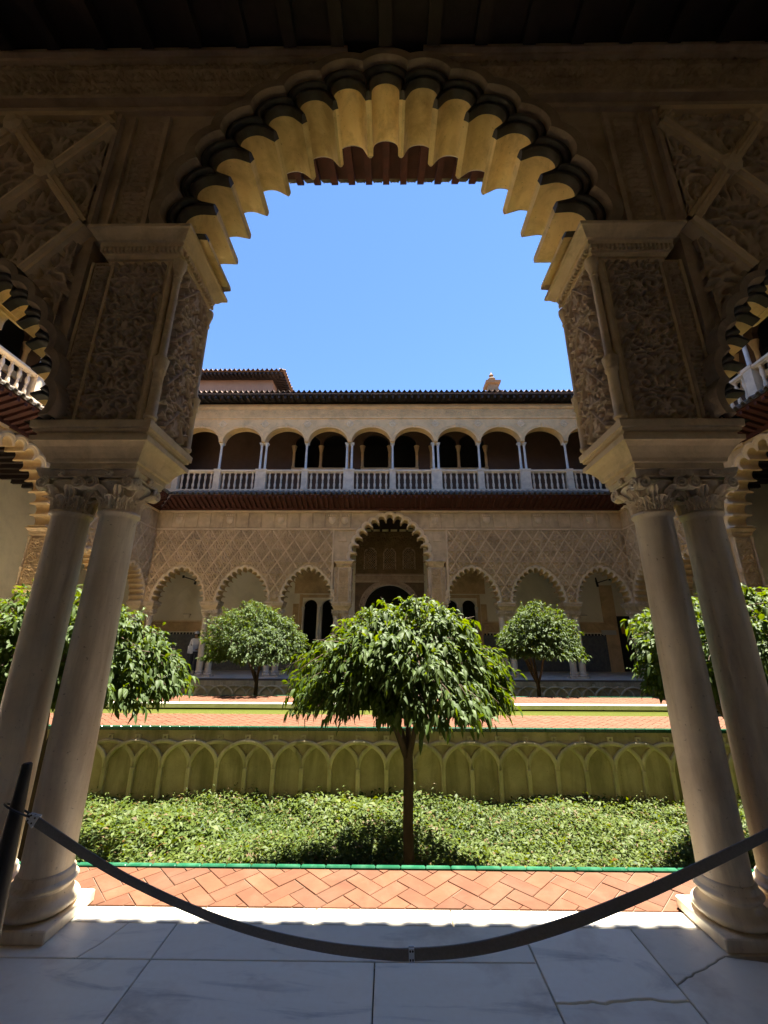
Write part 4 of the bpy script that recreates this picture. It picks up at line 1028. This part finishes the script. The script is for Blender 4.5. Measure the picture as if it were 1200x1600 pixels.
# ------------------------------------------------------------------ foliage
def leaves_mesh(name, P, D, N, L, Wd, mat, tint, droop=.25, fold=.35):
    """leaf blades: P base points, D directions, N upward hints"""
    D = D/np.linalg.norm(D, axis=1, keepdims=True); S = np.cross(D, N); S /= np.linalg.norm(S, axis=1, keepdims=True)+1e-9; U = np.cross(S, D)
    L = L[:, None]; Wd = Wd[:, None]; dn = np.array([0, 0, -1.0])
    m0 = P; m1 = P+D*L*.38+U*L*.04; m2 = P+D*L*.74+dn*L*droop*.35; tp = P+D*L+dn*L*droop
    l1 = m1+S*Wd*.5+U*Wd*fold*.5; r1 = m1-S*Wd*.5+U*Wd*fold*.5; l2 = m2+S*Wd*.36+U*Wd*fold*.36; r2 = m2-S*Wd*.36+U*Wd*fold*.36
    V = np.stack([m0, m1, m2, tp, l1, l2, r1, r2], 1).reshape(-1, 3); n = len(P); b = (np.arange(n)*8)[:, None]
    F3 = np.array([[0, 1, 4, 4], [1, 2, 5, 4], [2, 3, 5, 5], [0, 6, 1, 1], [1, 6, 7, 2], [2, 7, 3, 3]])
    tri = np.array([[0, 1, 4], [1, 5, 4], [1, 2, 5], [2, 3, 5], [0, 6, 1], [1, 6, 7], [1, 7, 2], [2, 7, 3]])
    Fc = (b[:, None, :]+tri[None]).reshape(-1, 3)
    return np_mesh(name, V, Fc, mat, np.repeat(tint, 8), smooth=True)
def orange_tree(label, x, y, zb, fork, cz, rx, ry, rup, rdn, n_tw, leaf_l, mat, seed, weep=.6, per=11, peak=0.0, lean=0.0):
    r = np.random.default_rng(seed)
    t = ob('orange_tree', None, None, (x, y, zb), label=label, cat='tree', group='clipped orange trees in the sunken beds')
    cz -= zb; fork -= zb
    tr = MB(); br = .060
    tr.tube([(0, 0, -.1), (.004, 0, .15), (-.008, .01, fork*.5), (.006, -.005, fork*.85), (0, 0, fork)], [br*1.25, br*1.1, br, br*.98, br*.95], 12)
    nl = 5
    for k in range(nl):
        a = 2*math.pi*k/nl+(0.15 if k else math.pi*.98); rr2 = (.30 if k > 1 else .14)
        e1 = Vector((rr2*.5*math.cos(a), rr2*.5*math.sin(a), fork+.22)); e2 = Vector((rx*.45*math.cos(a), ry*.45*math.sin(a), cz+.15*rup)); e3 = Vector((rx*.75*math.cos(a+.2), ry*.75*math.sin(a+.2), cz+.35*rup))
        tr.tube([(0, 0, fork-.08), tuple(e1), tuple((e1+e2)/2+Vector((0, 0, .08))), tuple(e2), tuple(e3)], [br*.72, br*.55, br*.45, br*.32, br*.15], 8)
        for q in range(3):
            b = a+r.uniform(-.7, .7); e4 = Vector((rx*.8*math.cos(b), ry*.8*math.sin(b), cz+rup*r.uniform(-.1, .6))); tr.tube([tuple((e1+e2)/2), tuple((e2+e4)/2+Vector((0, 0, .06))), tuple(e4)], [br*.3, br*.2, br*.08], 6)
    tr.build('trunk', 'bark', t, 60)
    # twigs on and inside the dome, a handful of bumps make the outline uneven
    bumps = r.normal(size=(26, 3)); bumps /= np.linalg.norm(bumps, axis=1, keepdims=True); amp = r.uniform(-.34, .24, 26)
    u = r.uniform(-.30, 1, n_tw); ph = r.uniform(0, 2*np.pi, n_tw); ss = np.sqrt(1-u*u); d = np.stack([ss*np.cos(ph), ss*np.sin(ph), u], 1)
    rad = 1-(r.uniform(0, 1, n_tw)**2.2)*.55
    rad = np.where(r.uniform(0, 1, n_tw) < .05, r.uniform(1.02, 1.11, n_tw), rad)          # stray shoots
    k = 1+((np.clip((d@bumps.T-.82)/.18, 0, 1))*amp).sum(1)
    up = np.where(d[:, 2] > 0, rup, rdn)
    pk = 1+peak*np.clip(d[:, 2], 0, 1)**3
    hz = np.maximum(ss, 1e-3)**-.22
    C = np.stack([d[:, 0]*hz*rx*rad*k, d[:, 1]*hz*ry*rad*k, cz+d[:, 2]*up*rad*k*pk], 1)
    tdir = d*np.array([1, 1, .55]); tdir[:, 2] += .25-weep*(1.0-.6*np.clip(u, 0, 1)); tdir += r.normal(size=d.shape)*.22; tdir /= np.linalg.norm(tdir, axis=1, keepdims=True)
    tl = leaf_l*r.uniform(1.8, 3.0, n_tw)
    s_ = np.tile(np.linspace(.05, 1, per), n_tw); i = np.repeat(np.arange(n_tw), per); m = len(i)
    dn = np.zeros((m, 3)); dn[:, 2] = -1
    P = C[i]+tdir[i]*(tl[i]*(s_-.6))[:, None]+dn*(tl[i]*.35*weep*s_**2)[:, None]+r.normal(size=(m, 3))*leaf_l*.10
    rnd = r.normal(size=(m, 3)); D = tdir[i]*.7+rnd*.55+dn*weep*(.45+.5*s_)[:, None]
    N = np.tile([0, 0, 1.0], (m, 1))*.6+d[i]*.7+r.normal(size=(m, 3))*.45
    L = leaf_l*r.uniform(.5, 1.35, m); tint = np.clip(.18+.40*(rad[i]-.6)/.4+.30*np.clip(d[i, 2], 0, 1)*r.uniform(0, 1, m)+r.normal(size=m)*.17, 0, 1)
    hole = r.normal(size=(7, 3)); hole /= np.linalg.norm(hole, axis=1, keepdims=True)
    kp = (np.arccos(np.clip(d[i]@hole.T, -1, 1)).min(1) > r.uniform(.05, .17, m)) | (rad[i] < .72)
    P, D, N, L, tint = P[kp], D[kp], N[kp], L[kp], tint[kp]; m = len(P)
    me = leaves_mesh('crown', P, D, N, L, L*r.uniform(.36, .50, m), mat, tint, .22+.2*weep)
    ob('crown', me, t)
    tw = MB()
    for j in range(0, n_tw, 3):
        a = C[j]-tdir[j]*tl[j]*.9; b = C[j]+tdir[j]*tl[j]*.35; tw.tube([tuple(a-tdir[j]*.1), tuple((a+b)/2+np.array([0, 0, .01])), tuple(b)], [.006, .004, .002], 4, caps=False)
    tw.build('twigs', 'bark', t)['kind'] = 'stuff'
    return t
orange_tree('broad weeping orange tree in the middle of the near bed, thin forked trunk', .27, 5.6, -1.32, .17, .95, 1.23, 1.2, 1.0, .62, 2350, .090, 'orange_leaf', 3, .75, 11)
orange_tree('leafy orange tree half hidden behind the left pair of columns', -4.2, 5.6, -1.32, .1, .98, 1.36, 1.25, .98, .58, 2050, .090, 'orange_leaf', 12, .65, 11)
orange_tree('leafy orange tree half hidden behind the right pair of columns', 4.52, 5.6, -1.32, .1, 1.02, 1.38, 1.25, 1.02, .56, 2050, .090, 'orange_leaf', 23, .6, 11)
orange_tree('small far orange tree left of centre in front of the far arcade', -4.0, 13.4, -1.32, .25, 1.05, 1.42, 1.4, 1.12, .62, 2600, .085, 'orange_leaf_far', 31, .35, 12, .42)
orange_tree('small far orange tree right of centre in front of the far arcade', 4.58, 13.4, -1.32, .25, 1.18, 1.17, 1.2, 1.10, .62, 2200, .085, 'orange_leaf_far', 44, .35, 12, .36)

def cover(name, label, x0, x1, y0, y1, zg, per_m2, hgt, ll, seed, zc):
    r = np.random.default_rng(seed); A = (x1-x0)*(y1-y0); nc = int(A*per_m2); x = r.uniform(x0, x1, nc); y = r.uniform(y0, y1, nc)
    base = .5+.5*np.sin(x*2.1+1.3*np.sin(y*1.7))*np.cos(y*2.3+.8*np.sin(x*1.3))
    hh = hgt*(.55+.55*base)*r.uniform(.75, 1.15, nc); tall = r.uniform(0, 1, nc) < .07; hh = np.where(tall, hh*1.32, hh)
    big = np.clip(np.exp(r.normal(size=nc)*.24), .6, 1.45)*np.where(np.sin(x*1.1+2)*np.sin(y*1.9+x*.6) > .35, 1.35, 1.0); dry = r.uniform(0, 1, nc) < .035; ptint = r.normal(size=nc)*.13
    patch = np.clip(np.sin(x*.9+.5)*np.sin(y*1.3+1.1*np.sin(x*.7)), -1, 1)*.14
    per = 7; i = np.repeat(np.arange(nc), per); m = len(i); s_ = np.tile(np.linspace(.30, 1, per), nc)
    ln = r.normal(size=(nc, 2))*.09
    P = np.stack([x[i]+ln[i, 0]*s_+r.normal(size=m)*.012, y[i]+ln[i, 1]*s_+r.normal(size=m)*.012, zg+hh[i]*s_], 1)
    th = np.tile(np.arange(per)*2.4, nc)+r.uniform(0, 6, nc)[i]; el = r.uniform(-.15, .9, m)
    D = np.stack([np.cos(th)*np.cos(el), np.sin(th)*np.cos(el), np.sin(el)], 1); N = np.tile([0, 0, 1.0], (m, 1))+r.normal(size=(m, 3))*.35
    L = ll*r.uniform(.6, 1.25, m)*np.where(tall[i], .6, 1)*big[i]; tint = np.clip(.22+.40*s_*r.uniform(.3, 1.1, m)+.14*base[i]+ptint[i]+patch[i]+r.normal(size=m)*.13, 0, .87); tint = np.where(dry[i] | (r.uniform(0, 1, m) < .02), 1.0, tint)
    # blades of two quads
    D /= np.linalg.norm(D, axis=1, keepdims=True); S = np.cross(D, N); S /= np.linalg.norm(S, axis=1, keepdims=True); w = (L*r.uniform(.22, .40, m))[:, None]; Lx = L[:, None]
    mid = P+D*Lx*.5; tip = P+D*Lx; tip[:, 2] -= L*.30
    V = np.stack([P, mid+S*w*.5, tip, mid-S*w*.5], 1).reshape(-1, 3); b = (np.arange(m)*4)[:, None]
    Fc = (b[:, None, :]+np.array([[0, 1, 3], [1, 2, 3]])[None]).reshape(-1, 3)
    return ob(name, np_mesh(name, V, Fc, 'cover_leaf', np.repeat(tint, 4)), label=label, cat='plants', kind='stuff')
cover('ground_cover', 'dense low green planting filling the near sunken bed', -7.4, 7.4, 3.45, 7.90, -1.32, 760, .36, .078, 5, 0)
cover('ground_cover', 'low planting in the far sunken bed beyond the pool', -9.0, 9.0, 12.1, 16.5, -1.32, 90, .34, .12, 6, 0)

# ------------------------------------------------------------------ barrier: strap, posts
YS = 1.95
def back(px, py, Y):
    """point on the vertical plane y = Y, the plane in which the strap hangs"""
    d = _f+_r2*((px-600)/F_PX)-_u2*((py-800)/F_PX); return Vector((.03, 0, 1.5))+d*(Y/d.y)
ctr = [(-1.428, .790), (-1.279, .717), (-1.134, .649), (-.994, .590), (-.788, .517), (-.599, .461), (-.398, .416), (-.178, .384), (.015, .370), (.116, .369), (.303, .381), (.497, .413), (.746, .475), (1.003, .556), (1.270, .652), (1.548, .759), (1.74, .84)]
def crom(P, n):
    out = []
    for i in range(len(P)-1):
        p0, p1, p2, p3 = P[max(i-1, 0)], P[i], P[i+1], P[min(i+2, len(P)-1)]
        for k in range(n):
            t = k/n; out.append(tuple(.5*((2*p1[j])+(-p0[j]+p2[j])*t+(2*p0[j]-5*p1[j]+4*p2[j]-p3[j])*t*t+(-p0[j]+3*p1[j]-3*p2[j]+p3[j])*t**3) for j in (0, 1)))
    return out+[P[-1]]
cl = crom(ctr, 5); rings = []
for i, (x, z) in enumerate(cl):
    a, b = cl[max(0, i-1)], cl[min(len(cl)-1, i+1)]; d = Vector((b[0]-a[0], b[1]-a[1])).normalized(); n_ = Vector((-d.y, d.x)); hw = .0185
    tw = .006*math.sin(x*2.2)
    rings.append([(x+n_.x*k*hw, YS+yy+tw*k, z+n_.y*k*hw) for k, yy in ((-1, -.0016), (-.92, -.0032), (.92, -.0032), (1, -.0016), (1, .0016), (.92, .0032), (-.92, .0032), (-1, .0016))])
strap = MB().loft(rings, True, True).build('barrier_strap', 'strap', label='dark leather barrier strap sagging between posts across the arch', cat='barrier', smooth=30)
def plate(x, z, ang, w, h, nm, wedge=0.0):
    c, s_ = math.cos(ang), math.sin(ang)
    m = MB(); tr_ = lambda u, v, y: (x+u*c-v*s_, YS+y, z+u*s_+v*c)
    for y0, y1 in ((-.0075, -.0045), (.0045, .0075)):
        m.loft([[tr_(-w, -h*(1-wedge), y), tr_(w, -h, y), tr_(w, h, y), tr_(-w, h*(1-wedge), y)] for y in (y0, y1)], True, True)
    p = m.build(nm, 'steel', strap)
    for u in (-.45, .45):
        for v in (-.6, .6): MB().lathe([(.0038, 0), (.0034, .0015), (.0014, .002)], 10, (0, 0, 0)).build('screw', 'dark_metal', p, loc=tr_(u*w, v*h*(1-wedge*.5), -.0072)).rotation_euler = (math.pi/2, 0, 0)
plate(.118, .369, 0.02, .0105, .0215, 'clasp_plate')
plate(-1.425, .790, R_(-28), .022, .024, 'end_bracket', .55)
rg = MB(); rp = [(-1.487+.052*math.cos(2*math.pi*k/28), YS-.008+.045*math.sin(2*math.pi*k/28), .822+.030*math.cos(2*math.pi*k/28+2.4)) for k in range(29)]
rg.tube(rp, .0038, 8, caps=False).build('ring', 'dark_metal', strap, 60)
MB().tube([(-1.452, YS-.004, .803), (-1.432, YS-.004, .793)], .004, 6).build('hook', 'dark_metal', strap)
def post(x, label):
    m = MB(); n = 10; rings = []
    for z, w in ((.03, .052), (.30, .044), (.70, .031), (.96, .0205), (.985, .019), (.99, .015)):
        rings.append([(w*math.cos(2*math.pi*k/n), w*math.sin(2*math.pi*k/n), z) for k in range(n)])
    m.loft(rings, True, True); p = m.build('barrier_post', 'post_wood', label=label, cat='post', group='barrier posts', loc=(x, YS, 0), smooth=40)
    MB().lathe([(.15, .0), (.15, .012), (.14, .02), (.07, .03), (.06, .034)], 28).build('base', 'dark_metal', p, 40)
post(-1.500, 'dark tapered barrier post at the left edge holding the strap ring'); post(1.735, 'dark tapered barrier post beyond the right edge where the strap ends')

# ------------------------------------------------------------------ small fittings and the roofs behind
def spot(x, y, z, sx, label):
    m = MB(); m.tube([(0, 0, 0), (sx*.34, 0, -.10), (sx*.56, 0, -.17)], .022, 8); o = m.build('spotlight', 'black_paint', label=label, cat='lamp', group='bracket spotlights in the far gallery', loc=(x, y, z))
    MB().tube([(sx*.60, 0, .06), (sx*.585, 0, -.12), (sx*.56, -.02, -.34)], [.028, .045, .05], 10).build('lamp_head', 'black_paint', o, 40)
    MB().bbox(-.04, .04, -.03, .03, -.06, .06, .01).build('mount', 'black_paint', o)
spot(-9.05, 18.0, 4.08, 1, 'black bracket spotlight in the leftmost far arch'); spot(9.72, 18.0, 4.02, -1, 'black bracket spotlight in the rightmost far arch')
def sconce(x, label):
    m = MB(); m.rectloft(-.16, .16, -.14, .0, [(0, -.06), (.02, -.04), (.14, -.01), (.16, .0), (.19, .015), (.20, .0)]); o = m.build('wall_sconce', 'plaster_white', label=label, cat='lamp', group='plaster sconces', loc=(x, 20.87, 2.42))
    MB().box(-.17, .17, -.15, -.005, .195, .207).build('rim', 'black_paint', o)
sconce(-10.0, 'small plaster uplight on the far white wall at the left'); sconce(9.65, 'small plaster uplight on the far white wall at the right')
pv = ob('roof_pavilion', None, None, (-8.3, 19.2, 13.95), label='raised hipped roof block above the far wing at the left', cat='building')
MB().box(-3.6, 2.0, -.1, 4.0, -1.2, 1.05).build('wall', 'plaster_pink', pv)
e = MB()
for x in lin(-4.3, 2.7, .22): q = MB(); beam(q, (-.05, 1.20), (-.78, 1.06), .09, .12); shifted(e, q, x)
for y in lin(-.4, 4, .22):
    e.loft([[(2.0, y-.045, 1.08), (2.75, y-.045, .94), (2.75, y+.045, .94), (2.0, y+.045, 1.08)], [(2.0, y-.045, 1.2), (2.75, y-.045, 1.06), (2.75, y+.045, 1.06), (2.0, y+.045, 1.2)]], True, True)
e.box(-4.3, 2.72, -.75, 4.6, 1.07, 1.10)
rf_ = MB(); rf_.loft([[(-4.4, -.82, 1.12), (2.82, -.82, 1.12), (2.82, 4.9, 1.12), (-4.4, 4.9, 1.12)], [(-2.2, 1.8, 2.05), (.2, 1.8, 2.05), (.2, 2.4, 2.05), (-2.2, 2.4, 2.05)]], True, True)
prf = rf_.build('roof', 'roof_tile', pv); e.build('rafter_row', 'wood_dark', prf)['kind'] = 'stuff'
ts = MB(); tile_sheet(ts, -4.4, 2.82, .25, -.86, 1.17, -.50, 1.27)
ts2 = MB(); tile_sheet(ts2, -.8, 4.8, .25, -.86, 1.17, -.50, 1.27); ts.add([(2.0-(y), x, z) for x, y, z in ts2.v], ts2.f)
ts.build('tile_row', 'roof_tile', prf, 50)['kind'] = 'stuff'
rr_o = ob('rear_roof', None, None, (0, 0, 0), label='second tiled roof rising behind the far wing eave', cat='roof')
m = MB(); m.loft([[(-5.6, 17.9, 13.25), (6.75, 17.9, 13.25), (6.75, 17.9, 13.0), (-5.6, 17.9, 13.0)], [(-5.6, 22.5, 14.6), (6.75, 22.5, 14.6), (6.75, 22.5, 13.0), (-5.6, 22.5, 13.0)]], True, True); m.build('roof_slab', 'roof_tile', rr_o)
ts = MB(); tile_sheet(ts, -5.6, 6.75, .25, 17.78, 13.22, 22.4, 14.75, nstep=10); ts.build('tile_row', 'roof_tile', rr_o, 50)['kind'] = 'stuff'
fn = MB(); fn.rectloft(-.28, .28, -.28, .28, [(0, .1), (.5, .1), (.55, .2), (.75, .22), (.8, .05), (1.3, 0), (1.35, .15), (1.5, .18), (1.55, 0)])
fo = fn.build('stone_finial', 'stucco_dark', label='carved stone finial on the skyline above the far roof', cat='finial', loc=(6.5, 22.0, 15.2))
MB().lathe([(.16, 1.5), (.12, 1.6), (.2, 1.72), (.24, 1.84), (.12, 1.98), (.08, 2.05), (.15, 2.12), (.07, 2.22), (.03, 2.35)], 14).build('urn', 'stucco_dark', fo, 45)

# ------------------------------------------------------------------ the visitor in the far gallery
def person(x, y, rz):
    me = bpy.data.meshes.new('person')
    J = dict(pel=(0, 0, .95), wai=(0, .01, 1.10), che=(0, .0, 1.32), neck=(0, .0, 1.48), hd0=(0, -.015, 1.54), hd1=(0, -.02, 1.62), hd2=(0, -.012, 1.70),
             lsh=(.17, .01, 1.42), lel=(.22, .03, 1.14), lha=(.12, -.22, 1.02), lhb=(.08, -.29, 1.02), rsh=(-.17, .01, 1.42), rel=(-.22, .02, 1.14), rha=(-.12, -.20, 1.05), rhb=(-.07, -.27, 1.06),
             lhi=(.09, 0, .90), lkn=(.10, -.02, .50), lan=(.10, .02, .09), lto=(.11, -.14, .04), rhi=(-.09, 0, .90), rkn=(-.10, 0, .50), ran=(-.11, .05, .09), rto=(-.13, -.11, .04))
    names = list(J); E_ = [('pel', 'wai'), ('wai', 'che'), ('che', 'neck'), ('neck', 'hd0'), ('hd0', 'hd1'), ('hd1', 'hd2'), ('che', 'lsh'), ('lsh', 'lel'), ('lel', 'lha'), ('lha', 'lhb'), ('che', 'rsh'), ('rsh', 'rel'), ('rel', 'rha'), ('rha', 'rhb'),
          ('pel', 'lhi'), ('lhi', 'lkn'), ('lkn', 'lan'), ('lan', 'lto'), ('pel', 'rhi'), ('rhi', 'rkn'), ('rkn', 'ran'), ('ran', 'rto')]
    me.from_pydata([J[k] for k in names], [(names.index(a), names.index(b)) for a, b in E_], [])
    rad = dict(pel=(.16, .12), wai=(.14, .10), che=(.17, .12), neck=(.055, .055), hd0=(.065, .075), hd1=(.078, .092), hd2=(.070, .082), lsh=(.065, .065), rsh=(.065, .065), lel=(.045, .045), rel=(.045, .045), lha=(.03, .03), rha=(.03, .03), lhb=(.032, .018), rhb=(.032, .018),
               lhi=(.09, .09), rhi=(.09, .09), lkn=(.06, .06), rkn=(.06, .06), lan=(.04, .04), ran=(.04, .04), lto=(.04, .03), rto=(.04, .03))
    for q in ('skin', 'cloth_white', 'cloth_dark'): me.materials.append(MATS[q])
    o = ob('person', me, None, (x, y, 0), rz, label='visitor in a white cap and pale shirt standing in the far gallery', cat='person')
    sk = o.modifiers.new('skin', 'SKIN')
    for k, v in zip(names, me.skin_vertices[0].data): v.radius = rad[k]; v.use_root = (k == 'pel')
    ss_ = o.modifiers.new('sub', 'SUBSURF'); ss_.levels = ss_.render_levels = 2
    dg = bpy.context.evaluated_depsgraph_get(); ev = o.evaluated_get(dg); m2 = bpy.data.meshes.new_from_object(ev)
    o.modifiers.clear(); o.data = m2
    if len(m2.materials) < 3:
        m2.materials.clear()
        for q in ('skin', 'cloth_white', 'cloth_dark'): m2.materials.append(MATS[q])
    for p in m2.polygons:
        c = p.center; p.use_smooth = True
        if c.z < .96: p.material_index = 2
        elif c.z < 1.47 and not (abs(c.x) < .16 and c.y < -.17): p.material_index = 1
        else: p.material_index = 0
    cp = MB(); cp.lathe([(.098, 1.655), (.100, 1.69), (.088, 1.735), (.055, 1.765), (.01, 1.775)], 20, (0, -.012, 0)); cp.loft([[(-.075, -.09, 1.665), (0, -.10, 1.672), (.075, -.09, 1.665)], [(-.06, -.175, 1.65), (0, -.19, 1.655), (.06, -.175, 1.65)]], False, False)
    cp.build('cap', 'cloth_white', o, 50)
    hr = MB(); hr.lathe([(.088, 1.56), (.096, 1.60), (.097, 1.66)], 20, (0, .012, 0)); hr.build('hair', 'hair', o, 50)
    fa = MB(); fa.tube([(-.05, -.108, 1.632), (-.02, -.118, 1.63), (.02, -.118, 1.63), (.05, -.108, 1.632)], .013, 6); fa.build('sunglasses', 'black_paint', o)
    return o
person(-8.08, 17.95, R_(10))
lf = MB(); lf.loft([[(-.11, 0, -.15), (0, -.012, -.15), (.11, 0, -.15)], [(-.11, -.03, .15), (0, -.042, .15), (.11, -.03, .15)]], False, False)
lf.loft([[(-.11, .003, -.15), (0, -.009, -.15), (.11, .003, -.15)], [(-.11, -.027, .15), (0, -.039, .15), (.11, -.027, .15)]], False, False)
lf.build('leaflet', 'cloth_white', label='open pale leaflet held by the visitor in the white cap', cat='leaflet', loc=(-8.13, 17.64, 1.03))
